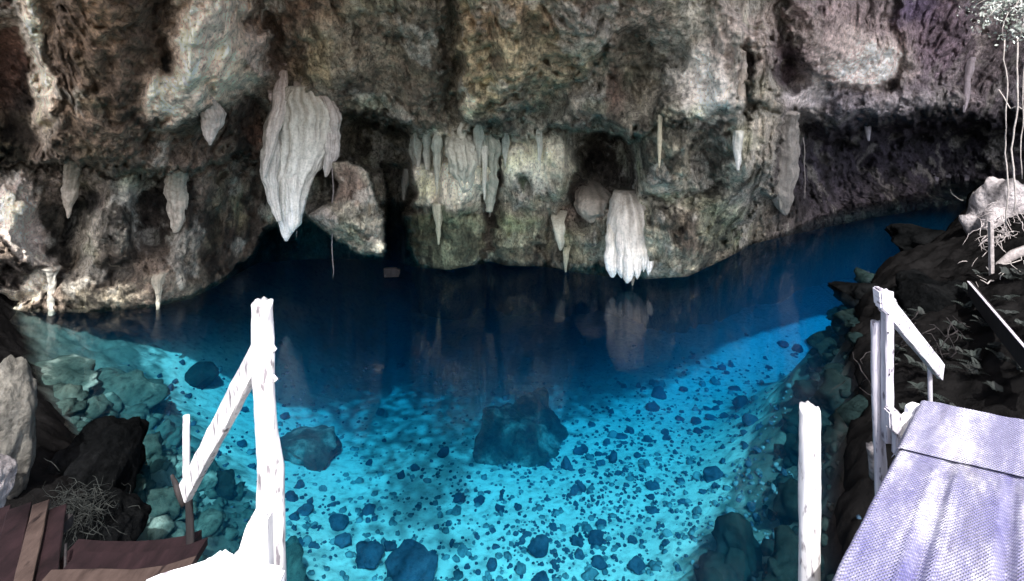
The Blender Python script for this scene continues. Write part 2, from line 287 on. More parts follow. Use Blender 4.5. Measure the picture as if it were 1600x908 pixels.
def wall_eval(u, v):
    """depth (m) and stone colour at photo pixel (u, v) of the rock face above the water"""
    vw = pl(WL, u); s = vw-v
    n1 = fbm(u/42, v/42, 1.5, 3); n2 = fbm(u/11, v/11, 8.5, 3)
    n3 = fbm(u/42, v/42, 21.5, 3); n4 = fbm(u/11, v/11, 28.5, 3)
    uw = u+n1*26+n2*9; vv = v+n3*26+n4*9
    t0 = CZ*F/(vw-V0)
    g = np.interp(s, [0, 90, 190, 260, 420, 600, 790, 1000], [1, .99, .955, .90, .80, .63, .50, .455])
    gr = np.interp(s, [0, 90, 190, 260, 330, 600, 790, 1000, 1320], [1, .99, .95, .88, .84, .73, .61, .50, .42])
    gr2 = np.interp(s, [0, 90, 190, 260, 330, 600, 790, 1000], [1, .99, .95, .88, .82, .70, .64, .6]); w2 = sst(1750, 2050, u); pass
    w = sst(1060, 1640, u); D = t0*(g*(1-w)+gr*w)
    Dt = 4.95+3.2*sst(1650, 2400, u); kt = sst(480, 1200, s)*sst(900, 1300, u); D = D*(1-kt)+Dt*kt
    D = D*(1+.28*sst(480, 1100, s)*(1-sst(-200, 260, u)))
    lip = pl(LIP, u)+n1*30+n2*14; la = np.clip(pl(LIPA, u)/.5, .1, 1)
    D = D+pl(LIPA, u)*sst(-10-34*sst(1180, 1300, u), 10+30*sst(1180, 1300, u), v-lip)*(.35+.65*(1-sst(0, 130, v-lip)))-.18*la*np.exp(-((v-lip+16)/14)**2)
    D = D+.3*la*np.exp(-((v-lip-3)/5)**2)
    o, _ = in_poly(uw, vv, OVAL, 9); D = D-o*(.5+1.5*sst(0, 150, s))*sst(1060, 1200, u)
    for bp_, am_ in BULGE:
        m_, q_ = in_poly(uw, vv, bp_, 8); D = D-am_*(m_*.55+.45*sst(0, 60, q_))
    vo, sd = in_poly(u+n1*8+n2*6, v+n3*8+n4*6, VOID, 5); D = D+vo*2.4
    hg, hsd = in_poly(u+n2*7, v+n4*7, HANG, 4); D = D*(1-hg)+(t0*.83-.25*sst(0, 40, hsd))*hg
    keep = 1-hg
    for b in DEPTH: D = D+keep*b[6]*ell(uw, vv, b[:6])
    # relief in metres, read at the point's own position in the place
    x = (u-U0)/F*D; z = CZ-(v-V0)/F*D; y = D
    fm = 0
    for b in TINTS:
        if sum(b[6]) > 1.35: fm = np.maximum(fm, ell(uw, vv, b[:6]))
    rg = 1-.6*in_poly(u, v, [(640, 345), (760, 345), (760, 420), (640, 425)], 12)[0]; rg = rg*(1-.62*fm)
    big = fbm(x/1.9, y/1.9, z/1.5, 3); mid = ridged(x/.62, y/.62, z/.8, 4); sm = fbm(x/.17, y/.17, z/.2, 3)
    stri = fbm(x/.16, y/.9, z/1.3, 3)
    pit = np.clip(pn(x/.13+3, y/.13, z/.17)-.25, 0, 1)*sst(-.3, .3, pn(x/.9, y/.9, z/.9))
    up = 1-.5*vo
    rm = 0
    for q in RIBS: rm = np.maximum(rm, ell(uw, vv, q))
    rib = 1-2*np.abs(pn(x/.17+.6*pn(x/.5, y/.5, z/.5), y/.5, z/1.9)); rib2 = 1-2*np.abs(pn(x/.075, y/.3, z/1.0))
    D = D-rm*(.13*rib+.06*rib2)*(1-vo)
    crev = np.clip(ridged(x/.45+4, y/.45, z/.75, 3)-.52, 0, 1)*sst(-.2, .35, fbm(x/1.4, y/1.4, z/1.4+7, 2))
    D = D+.55*crev*rg
    D = D-(.36*big+.16*mid*rg+.07*sm*rg+.06*stri)*up*sst(-5, 30, s)**.5+.40*pit*rg
    # colour
    left = np.array([.215, .185, .155]); mid_ = np.array([.25, .25, .205]); rt = np.array([.19, .18, .215])
    a = sst(350, 620, u)[..., None]; c_ = sst(1150, 1300, u)[..., None]
    c = left*(1-a)+mid_*a; c = c*(1-c_)+rt*c_
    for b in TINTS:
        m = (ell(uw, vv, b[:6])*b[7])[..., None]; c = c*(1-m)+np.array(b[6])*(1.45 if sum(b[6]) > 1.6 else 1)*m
    c = c*(1-.45*((1-o)*sst(1150, 1190, u)*sst(185, 225, v))[..., None])  # wall right of the lobe painted darker in place of its shade
    mot = np.clip(1+.8*fbm(x/.33, y/.33, z/.5, 4)+.25*mid, .45, 1.7)[..., None]
    mot2 = np.clip(1+.35*fbm(x/.06, y/.06, z/.17, 2)+.5*fbm(x/.11, y/.11, z/.8, 3), .3, 1.9)[..., None]
    c = c**.92*np.array([1.12, 1.02, .95])
    st1 = sst(.04, .13, fbm(x/.9+31, y/.9, z/1.1, 4))*.62*(.35+.65*sst(120, 240, v))+sst(.10, .16, fbm(x/.3+3, y/.3, z/.5, 3))*.28
    ca1 = sst(.14, .21, fbm(x/.8-11, y/.8, z/1.3, 4))*.55*(1-vo)
    lum = c.mean(-1, keepdims=True); soft = sst(.4, .6, lum[..., 0])[..., None]
    c = c*(1-(st1[..., None]*(1-soft)*.95))
    c = c*(1-ca1[..., None]*(1-.6*sst(1200, 1260, u)[..., None]))+np.array([.50, .48, .42])*ca1[..., None]*(1-.6*sst(1200, 1260, u)[..., None])
    mot = 1+(mot-1)*(1-.55*soft)
    wet = 1-.5*(1-sst(1, 9, s))[..., None]*1
    c = c*mot*mot2*wet
    mo = np.clip(pn(x/.7+9, y/.7, z/.6)*1.6-.3, 0, 1)[..., None]*(1-sst(1150, 1250, u))[..., None]*.4
    c = c*(1-mo)+c*np.array([.85, 1.1, .72])*mo
    return D, np.clip(c, .006, 1.15)
def build_wall():
    us = np.concatenate([np.arange(-700, -60, 12.), np.arange(-60, 1660, 1.9), np.arange(1660, 2500, 12.)])
    k = np.concatenate([np.arange(-900, -40, 14.), np.arange(-40, 300, 1.9)])   # rows above, in px at the top
    # rows run from v=-900 down to the waterline: the lower rows are spread between v=300-ish and vw
    top = k[:, None]+0*us[None, :]
    vw = pl(WL, us)[None, :]
    fr = np.linspace(0, 1, 96)[1:, None]
    v300 = np.minimum(300., vw-18); top = np.minimum(top, v300-(300-top)*.999)
    low = v300*(1-fr)+vw*fr
    V = np.concatenate([top, low], 0); Ug = np.repeat(us[None, :], V.shape[0], 0)
    Ds, Cs = [], []
    for r in range(0, V.shape[0], 60):
        d, c = wall_eval(Ug[r:r+60], V[r:r+60]); Ds.append(d); Cs.append(c)
    D = np.concatenate(Ds); C = np.concatenate(Cs)
    X = (Ug-U0)/F*D; Z = CZ-(V-V0)/F*D; Y = D
    # below the water the face is undercut: it recedes as it goes down
    nb = 34; xb, yb, zb = [], [], []
    x0, y0, z0, c0 = X[-1], Y[-1], Z[-1], C[-1]
    ln = np.hypot(x0, y0)
    for q in range(1, nb+1):
        dz = -q*.16
        rr = fbm(x0/.8, y0/.8, (dz)/.8+0*x0, 3)*.35
        back = 6.0*(1-math.exp(-q*.16/1.3))*sst(-500, 200, us)+rr*min(1, q/5)
        xb.append(x0+x0/ln*back); yb.append(y0+y0/ln*back); zb.append(z0*max(0, 1-q/3)+dz+0*x0)
    X = np.vstack([X, xb]); Y = np.vstack([Y, yb]); Z = np.vstack([Z, zb])
    C = np.concatenate([C, np.repeat((c0*.4*0+np.array([.10, .12, .10]))[None], nb, 0)], 0)
    # the roof's outer face, rising from the lip of the sinkhole so that the rock has thickness
    n_up = 12; xu, yu, zu = [], [], []
    for q in range(n_up, 0, -1):
        xu.append(X[0]*(1+.03*q)); yu.append(Y[0]*(1+.03*q)+.25*q); zu.append(Z[0]+.45*q)
    X = np.vstack([xu, X]); Y = np.vstack([yu, Y]); Z = np.vstack([zu, Z])
    C = np.concatenate([np.repeat(C[:1]*.0+np.array([.2, .19, .17]), n_up, 0), C], 0)
    nr, nc = X.shape
    co = np.stack([X, Y, Z], -1).reshape(-1, 3)
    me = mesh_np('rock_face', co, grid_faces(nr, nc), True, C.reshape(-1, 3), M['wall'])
    o = link('rock_face', me); tag(o, kind='structure')
    o['label'] = 'overhanging limestone cave wall above the blue pool'
    return o
build_wall()
_wc = {}
def wall_depth(u, v):
    d, c = wall_eval(np.array([[float(u)]]), np.array([[float(v)]])); return float(d[0, 0])

# ------------------------------------------------------------------ lake bed and banks (one sheet)
SHORE = [(-9.5, 11), (-7.9, 9.0), (-6.3, 7.5), (-4.75, 6.3), (-3.85, 5.5), (-3.35, 4.9), (-2.6, 3.9), (-1.6, 3.0), (0, 2.6), (1.5, 2.8), (2.55, 4.0), (2.75, 4.8),
         (3.15, 5.5), (3.75, 6.3), (4.35, 7.4), (5.2, 8.8), (6.3, 10.3), (7.0, 11.0), (8.6, 11.9), (10.2, 13.2), (12.0, 15.0), (17, 17), (40, 22), (40, 40), (-40, 40), (-40, 20), (-16, 16)]
def terrain(x, y):
    _, sd = in_poly(x, y, SHORE, .1)
    n = fbm(x/1.3, y/1.3, 4.2+0*x, 4); nf = fbm(x/.22, y/.22, 1.2+0*x, 3)
    sd = sd+.35*n
    lf = 1-sst(-5.0, -1.0, x)                            # shallow, rubbly left side
    wid = 1.5+1.1*lf; deep = 1.75-.5*(1-sst(-8.5, -4.0, x))+.25*sst(5, 9, x)
    slope = np.where(sd > 0, -deep*(1-np.exp(-np.clip(sd, 0, None)/wid*1.9)), 0)
    land = np.where(sd < 0, .9*(1-np.exp(sd/.7))+.55*sst(.8, 3, -sd)+.9*sst(3, 7, -sd), 0)
    rub = np.exp(-((sd-.8)/((.95+.35*lf)*(1-.45*sst(6, 9, y)*(x > 0))))**2)
    slope = slope-1.9*sst(5.5, 15.5, y)*sst(-7.0, -3.0, x)*sst(0, 2.5, sd)
    z = slope+land+.10*n*(1-rub)+(.16*ridged(x/.55, y/.55, 3+0*x, 3)+.05*nf)*np.clip(rub+(sd < 0)*1., 0, 1)
    back = sst(1.2, -2.5, y) if False else (1-sst(-2.5, 1.6, y))
    z = z*(1-back)+(2.3+.12*n)*back
    rs = sst(3.2, 5.5, x-.62*(y-4))*(sd < 0)
    return z+rs*.35, sd, rub, n, nf, lf
def build_ground():
    xs = np.concatenate([np.linspace(-60, -15, 24)[:-1], np.arange(-15, 16, .055), np.linspace(16, 60, 24)])
    ys = np.concatenate([np.linspace(-80, -4, 30)[:-1], np.arange(-4, 2.5, .2), np.arange(2.5, 18, .055), np.linspace(18, 45, 20)])
    X, Y = np.meshgrid(xs, ys)
    z, sd, rub, n, nf, lf = terrain(X, Y)
    silt = np.array([.60, .60, .55]); stone = np.array([.085, .11, .10]); shaded_soil = np.array([.007, .0068, .007])  # bank soil near black, shade on the banks painted into it
    m = sst(.25, .65, rub+.5*nf+.2*n)[..., None]
    c = silt*(1-m)+stone*m
    blot = sst(.1, .5, fbm(X/1.1, Y/1.1, 7+0*X, 4))[..., None]*.45
    c = c*(1-blot)+np.array([.30, .34, .33])*blot
    deb = np.clip(fbm(X/.10, Y/.10, 9+0*X, 3)*2.4-.25, 0, 1)[..., None]*sst(-.15, .35, fbm(X/.8, Y/.8, 2+0*X, 2)+.15)[..., None]
    c = c*(1-.8*deb)+np.array([.07, .10, .12])*.8*deb
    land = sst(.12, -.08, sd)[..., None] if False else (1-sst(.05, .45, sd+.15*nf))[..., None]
    c = c*(1-land)+shaded_soil*(1+.6*n[..., None])*land
    far = (Y < -1)[..., None]; c = np.where(far, np.array([.50, .46, .39]), c)  # unseen ground behind the camera, made pale to bounce light onto the wall
    co = np.stack([X, Y, z], -1).reshape(-1, 3)
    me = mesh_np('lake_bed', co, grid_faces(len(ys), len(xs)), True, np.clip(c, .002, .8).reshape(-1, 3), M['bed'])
    o = link('lake_bed', me); tag(o, kind='structure'); o['label'] = 'pale silt lake bed rising to dark rocky banks'
build_ground()
def ground_z(x, y): return float(terrain(np.array([[x]]), np.array([[y]]))[0][0, 0])

# ------------------------------------------------------------------ water
def build_water():
    m = bpy.data.materials.new('clear_blue_water'); m.use_nodes = True
    n = m.node_tree; n.nodes.clear(); out = n.nodes.new('ShaderNodeOutputMaterial')
    tr = n.nodes.new('ShaderNodeBsdfTransparent'); gl = n.nodes.new('ShaderNodeBsdfGlossy'); gl.inputs['Roughness'].default_value = .055
    fr = n.nodes.new('ShaderNodeFresnel'); fr.inputs['IOR'].default_value = 1.33
    p = geo_pos(n, (1.0, 1.6, 1))
    nz = N(n, 'ShaderNodeTexNoise', Scale=1.6, Detail=3.0, Roughness=.5); n.links.new(p, nz.inputs['Vector'])
    bp = N(n, 'ShaderNodeBump', Strength=.10, Distance=.03); n.links.new(nz.outputs[0], bp.inputs['Height'])
    n.links.new(bp.outputs[0], gl.inputs['Normal'])
    mx = n.nodes.new('ShaderNodeMixShader')
    n.links.new(fr.outputs[0], mx.inputs[0]); n.links.new(tr.outputs[0], mx.inputs[1]); n.links.new(gl.outputs[0], mx.inputs[2])
    n.links.new(mx.outputs[0], out.inputs['Surface'])
    ab = n.nodes.new('ShaderNodeVolumeAbsorption'); ab.inputs['Color'].default_value = (.12, .772, .90, 1); ab.inputs['Density'].default_value = .66
    sc = n.nodes.new('ShaderNodeVolumeScatter'); sc.inputs['Color'].default_value = (.02, .45, 1, 1); sc.inputs['Density'].default_value = .020
    ad = n.nodes.new('ShaderNodeAddShader'); n.links.new(ab.outputs[0], ad.inputs[0]); n.links.new(sc.outputs[0], ad.inputs[1])
    n.links.new(ad.outputs[0], out.inputs['Volume'])
    x0, x1, y0, y1, zb = -30, 30, -1, 32, -6
    co = [(x0, y0, 0), (x1, y0, 0), (x1, y1, 0), (x0, y1, 0), (x0, y0, zb), (x1, y0, zb), (x1, y1, zb), (x0, y1, zb)]
    f = [(0, 1, 2, 3), (7, 6, 5, 4), (0, 4, 5, 1), (1, 5, 6, 2), (2, 6, 7, 3), (3, 7, 4, 0)]
    me = mesh_np('water', co, f, False, None, m); o = link('water', me); tag(o, kind='structure')
    o['label'] = 'still clear blue pool water'
build_water()

# ------------------------------------------------------------------ stones
def stone_mesh(name, sub, seed, mat, flat=False, ang=.0, rough=.32):
    bm = bmesh.new(); bmesh.ops.create_icosphere(bm, subdivisions=sub, radius=1)
    r = random.Random(seed); off = Vector((r.uniform(-50, 50), r.uniform(-50, 50), r.uniform(-50, 50)))
    cuts = [(Vector((r.gauss(0, 1), r.gauss(0, 1), r.gauss(0, .8))).normalized(), r.uniform(.62, .85)) for _ in range(9)]
    for v in bm.verts:
        p = v.co.copy()
        for nrm, d in cuts:
            k = p.dot(nrm)
            if k > d: p -= nrm*(k-d)*.9
        p *= 1+rough*mn.noise(v.co*1.3+off)+rough*.5*mn.noise(v.co*3.1+off)
        if sub >= 4: p *= 1+.05*mn.noise(v.co*8+off)+.03*mn.noise(v.co*17+off)
        v.co = p
    me = bpy.data.meshes.new(name); bm.to_mesh(me); bm.free()
    me.polygons.foreach_set('use_smooth', [not flat]*len(me.polygons)); me.materials.append(mat)
    return me
M['subr'] = rock_material('teal_stone', [(.3, (.003, .007, .008)), (.7, (.013, .023, .023))], fine=14, rough=1, spec=0)
right_m = [stone_mesh('rubble_rock', 3, 250+k, M['subr'], False, rough=.55) for k in range(6)]
small_m = [stone_mesh('submerged_rock', 2, 100+k, M['sub'], False) for k in range(9)]
mid_m = [stone_mesh('submerged_rock', 3, 200+k, M['sub']) for k in range(6)]
M['sub2'] = rock_material('silt_dusted_stone', [(.3, (.05, .09, .11)), (.7, (.16, .22, .24))], fine=14, rough=1, spec=0)
soft_m = [stone_mesh('submerged_rock', 3, 270+k, M['sub2']) for k in range(5)]
pale_m = [stone_mesh('silted_rock', 3, 300+k, M['subl'], False, rough=.5) for k in range(7)]
def bed_hit(u, v):                                 # where the view line through a photo pixel meets the bed
    lo = CZ*F/(v-V0); Y = lo
    Ys = lo+np.arange(0, 8, .08); X = (u-U0)/F*Ys; Z = CZ-(v-V0)/F*Ys
    tz = terrain(X[None], Ys[None])[0][0]
    k = np.argmax(Z <= tz); k = len(Ys)-1 if not (Z <= tz).any() else max(1, k)
    a, b = Z[k-1]-tz[k-1], tz[k]-Z[k]; t = a/(a+b) if a > 0 and b > 0 else 1.
    L = lambda q: q[k-1]*(1-t)+q[k]*t
    return Vector((L(X), L(Ys), L(tz)))
def put_stone(me, name, p, r, label, cat, group=None, squash=.6, asp=1, sink=.3, rot=None):
    o = bpy.data.objects.new(name, me); COL.objects.link(o)
    o.location = (p.x, p.y, p.z+r*squash*(1-sink)*.8); o.scale = (r*asp, r, r*squash)
    o.rotation_euler = (rnd.uniform(-.2, .2), rnd.uniform(-.2, .2), rnd.uniform(0, 6.28) if rot is None else rot)
    return tag(o, label, cat, group)
BIG = [  # u, v, width px, height/width, label
 (574, 878, 44, .8, 'heart shaped grey rock on the pale bed at the bottom edge'),
 (640, 905, 90, .45, 'large dark rounded boulder cut off by the bottom edge'),
 (1154, 870, 62, 1.6, 'tall dark smooth boulder standing by the right rubble slope'),
 (350, 775, 38, 1.6, 'black upright boulder seen between the handrail and tall white post'),
 (485, 712, 90, .6, 'long dim slab rock right of the tall white post'),
 (310, 596, 46, .9, 'dark jagged rock in dim water above the short white post'),
 (884, 730, 14, 1.7, 'narrow upright rock just right of the sunken slab'),
 (693, 712, 17, 1.1, 'round dark rock left of the sunken slab'),
 (626, 745, 13, 1.0, 'small round rock below and left of the sunken slab'),
 (717, 783, 16, 1.2, 'dark egg shaped rock under the left foot of the sunken slab'),
 (528, 820, 30, .6, 'flat shelf shaped rock on the bright sand'),
 (537, 850, 26, .9, 'angular rock above and left of the heart shaped rock'),
 (478, 802, 14, 1.8, 'narrow black rock beside the tall white post'),
 (842, 862, 28, 1.2, 'dark ring shaped rock with a pale hole on the lower bed'),
 (1158, 635, 22, 1.3, 'largest dark rock of the chain at mid right'),
 (1173, 662, 22, .8, 'rounded rock just below the chain at mid right'),
 (1030, 620, 22, 1.0, 'rounded dark rock in the middle distance of the bed'),
 (1019, 641, 16, 1.2, 'oval rock beside the dense pebble field'),
 (1308, 586, 34, .75, 'dark wedge rock touching the top of the right slope'),
 (1336, 548, 20, 1.3, 'upright rock just left of the split railing post'),
 (1334, 522, 20, 1.0, 'highest rock left of the split railing post'),
 (1245, 548, 14, 1.2, 'lone dark rock in open blue water at right'),
 (1223, 541, 16, .8, 'low rock left of the lone dark rock at right'),
 (1113, 748, 24, 1.2, 'pale blue rounded rock above the bright cove'),
 (575, 800, 20, .6, 'dim flat rock half buried in sand'),
 (610, 858, 14, 1.5, 'pale pear shaped rock right of the heart shaped rock'),
 (930, 845, 24, 1.1, 'blue rock at the lower edge of the pebble field'),
 (995, 890, 24, 1.0, 'pale blue rock at the bottom edge in the bright sand'),
 (898, 770, 14, 1.2, 'dark rock low between slab and pebble field'),
 (958, 720, 14, 1.8, 'narrow standing rock inside the pebble field'),
]
for i, (u, v, w, a, lab) in enumerate(BIG):
    p = bed_hit(u, v); r = w/2/F*p.y*1.15
    big = w > 36
    me = stone_mesh('submerged_boulder', 4, 500+i, M['slab'] if i == 4 else M['subr'] if i in (2, 3, 5) else M['sub']) if big else (right_m if p.z > -.45 else mid_m)[i % 6]
    put_stone(me, 'submerged_boulder' if big else 'submerged_rock', p, r, lab, 'boulder' if big else 'rock', None, squash=min(1.1, .55*a+.1), sink=.25)
    if big is False: COL.objects[-1].scale.y = r*max(1, a*.95)
# sunken slab in the middle
def sunken_slab():
    A = [(742, 622), (775, 606), (812, 612), (838, 648), (872, 700), (866, 738), (800, 770), (760, 776), (735, 742), (728, 690)]
    me = stone_mesh('sunken_slab', 6, 77, M['slab'], False, rough=.5)
    p = bed_hit(800, 700)
    o = bpy.data.objects.new('sunken_slab', me); COL.objects.link(o)
    o.location = p+Vector((0, 0, -.05)); o.scale = (.84, 1.4, .42); o.rotation_euler = (.10, 0, -.12)
    tag(o, 'broad dim rock slab sunk in the middle of the pool', 'rock slab')
sunken_slab()
# hand-placed then scattered stones of the pale bed
seedpts = [(295, 620, 9), (1080, 560, 9), (1128, 577, 12), (1142, 572, 12), (1168, 580, 8), (1118, 600, 14), (1190, 600, 10), (1195, 560, 8), (1215, 640, 9),
 (1180, 625, 12), (1188, 668, 12), (1130, 700, 9), (1165, 700, 12), (1145, 690, 9), (1105, 670, 10), (1200, 690, 8), (1185, 705, 14), (1170, 728, 10), (1020, 600, 10), (1032, 611, 12),
 (1105, 640, 12), (1108, 655, 10), (1045, 640, 8), (975, 605, 9), (985, 675, 13), (955, 645, 10), (925, 665, 11), (1100, 770, 12), (1090, 800, 16), (1075, 785, 10), (1230, 700, 9), (1240, 670, 8),
 (600, 690, 8), (560, 660, 7), (660, 735, 8), (655, 790, 9), (700, 820, 9), (575, 815, 9), (540, 905, 9), (505, 765, 12), (520, 780, 10), (470, 850, 12), (495, 855, 9), (455, 780, 16),
 (745, 840, 12), (770, 830, 9), (780, 870, 12), (865, 880, 10), (905, 870, 16), (925, 900, 18), (1000, 830, 10), (1020, 800, 14), (1040, 850, 12), (1060, 890, 12), (960, 860, 12), (1210, 765, 16), (1225, 740, 12), (1200, 590, 8), (1255, 610, 10), (1270, 640, 12), (1280, 600, 8)]
def dens(u, v):
    d = .05
    d += 1.0*math.exp(-(((u-960)/130)**2+((v-730)/90)**2))
    d += .5*math.exp(-(((u-1080)/90)**2+((v-610)/50)**2))+.3*math.exp(-(((u-1230)/60)**2+((v-560)/70)**2))
    d += .9*math.exp(-(((u-860)/110)**2+((v-850)/50)**2))
    d += .7*math.exp(-(((u-1150)/70)**2+((v-660)/90)**2))
    d += .6*math.exp(-(((u-490)/50)**2+((v-790)/80)**2))
    d += .8*math.exp(-(((u-262)/45)**2+((v-630)/55)**2))
    d += .5*math.exp(-(((u-700)/60)**2+((v-800)/60)**2))
    d += .5*math.exp(-(((u-370)/60)**2+((v-700)/90)**2))
    return d*(0 if v < 500+.04*abs(u-900) else 1)
pts = [(u, v, w) for u, v, w in seedpts]
tries = 0
while len(pts) < 1300 and tries < 90000:
    tries += 1
    u = rnd.uniform(180, 1330); v = rnd.uniform(520, 915)
    if rnd.random() < dens(u, v): pts.append((u, v, min(16, 2.8+rnd.lognormvariate(.85, .85))*(v/700)))
SH = []
for u, v, w in pts:
    p = bed_hit(u, v)
    sdv = float(terrain(np.array([[p.x]]), np.array([[p.y]]))[1][0, 0])
    if p.z > -.12 or sdv < .7: continue
    SH.append((w, u, v, p))
SH.sort(key=lambda q: -q[0])
ind, rest = SH[:250], SH[250:]
for k, (w, u, v, p) in enumerate(ind):
    r = w/2/F*p.y*1.15
    put_stone(soft_m[k % 5] if k % 3 == 0 else (small_m if w < 9 else mid_m)[k % (9 if w < 9 else 6)], 'submerged_rock', p, r, ('silt dusted' if k % 3 == 0 else 'dark')+' small rock '+('left of the sunken slab' if u < 720 else 'below the sunken slab' if u < 890 else 'in the pebble field' if u < 1080 else 'near the right rubble slope')+(', in dimmer far water' if v < 640 else ', in bright near water' if v > 800 else ', at middle distance'), 'rock',
              'small rocks strewn on the pale bed', squash=rnd.uniform(.4, .85), asp=rnd.uniform(.6, 1.3), sink=.55)
def scatter_mesh(name, items, mat, kind_label, parent=None):
    V, Fc = [], []
    srcs = []
    for me in [stone_mesh('t', 1, 900+k, mat, True) for k in range(5)]:
        c = np.zeros(len(me.vertices)*3); me.vertices.foreach_get('co', c)
        srcs.append((c.reshape(-1, 3), np.array([tuple(f.vertices) for f in me.polygons]))); bpy.data.meshes.remove(me)
    b = 0
    for p, r, sq in items:
        c, f = srcs[rnd.randrange(5)]; a = rnd.uniform(0, 6.28)
        R = np.array([[math.cos(a), -math.sin(a), 0], [math.sin(a), math.cos(a), 0], [0, 0, 1]])
        q = (c*np.array([r*rnd.uniform(.7, 1.2), r, r*sq]))@R.T+np.array([p[0], p[1], p[2]+r*sq*.1])
        V.append(q); Fc.append(f+b); b += len(q)
    me = mesh_np(name, np.concatenate(V), np.concatenate(Fc), True, None, mat)
    o = link(name, me); tag(o, kind='stuff'); o['label'] = kind_label
    return o
scatter_mesh('pebbles', [(p, w/2/F*p.y*1.15, rnd.uniform(.5, .9)) for w, u, v, p in rest]+
             [((lambda q: (q, rnd.uniform(.012, .042), .7))(bed_hit(rnd.gauss(960, 130), min(910, max(560, rnd.gauss(760, 90)))))) for _ in range(600)],
             M['sub'], 'dark pebbles scattered over the pale pool bed')
scatter_mesh('pebbles', [((lambda q: (q, min(.07, rnd.lognormvariate(-3.6, .5)), .6))(bed_hit(rnd.uniform(430, 1240), rnd.uniform(570, 915)))) for _ in range(1500)], M['sub2'], 'silt dusted pebbles half sunk in the pool bed')
# rubble of the left and right slopes
def slope_pts(n, box, side):
    out = []; t = 0
    while len(out) < n and t < n*60:
        t += 1
        x = rnd.uniform(box[0], box[1]); y = rnd.uniform(box[2], box[3])
        z, sd, *_ = [float(a[0, 0]) for a in terrain(np.array([[x]]), np.array([[y]]))]
        lim = 1.7 if side < 0 else 1.2-.5*min(1, max(0, (y-6)/3))
        if .05 < sd < lim and z < -.15 and rnd.random() < 1.15-sd/lim*.6 and not (side < 0 and y > 8.2): out.append(Vector((x, y, z)))
    return out
L = slope_pts(560, (-8.5, -.8, 3.0, 9.8), -1); Rr = slope_pts(420, (1.2, 7.5, 3.2, 11.5), 1)
lab_l = 'grey green rock in the rubble slope under the left shore'; lab_r = 'dark teal rock in the rubble slope under the right shore'
for k, p in enumerate(L[:60]):
    put_stone(pale_m[k % 7], 'rubble_rock', p, rnd.uniform(.10, .26), ['grey green rubble rock under water just behind the dark stair beams', 'grey green rubble rock halfway along the left underwater slope', 'grey green rubble rock in the far shallows below the left cave wall'][0 if p.y < 5.2 else 1 if p.y < 6.8 else 2], 'rock', 'rocks of the left rubble slope', squash=rnd.uniform(.45, .8), sink=.5)
for k, p in enumerate(Rr[:36]):
    put_stone(right_m[k % 6], 'rubble_rock', p, rnd.uniform(.12, .30), ['dark teal rubble rock under water around the lone white log post', 'dark teal rubble rock under water left of the split railing post', 'dark teal rubble rock at the far end of the right slope'][0 if p.y < 6 else 1 if p.y < 8.5 else 2], 'rock', 'rocks of the right rubble slope', squash=rnd.uniform(.45, .8), sink=.5)
scatter_mesh('rubble', [(p, min(.2, rnd.lognormvariate(-2.75, .5)), .7) for p in L[60:]], M['subl'], 'broken stones filling the left underwater slope')
scatter_mesh('rubble', [(p, min(.2, rnd.lognormvariate(-2.7, .5)), .7) for p in Rr[36:]], M['subr'], 'broken stones filling the right underwater slope')
for (u, v, w, a, lab) in [(150, 625, 150, .5, 'large flat slab at the top of the left rubble slope'), (85, 590, 110, .6, 'dark shelf rock beside the left bank under shallow water'),
                          (205, 705, 95, .6, 'rounded green boulder at the outer edge of the left rubble slope'), (240, 830, 62, .6, 'big rounded stone at the foot of the left slope above the dark beam'),
                          (190, 650, 80, .6, 'steep dark block facing the bright sand on the left')]:
    p = bed_hit(u, v)-Vector((0, 0, .12)); put_stone(stone_mesh('submerged_boulder', 4, int(u), M['subl'], False, rough=.5), 'submerged_boulder', p, w/2/F*p.y*1.1, lab, 'boulder', squash=.45*a+.05, sink=.6)

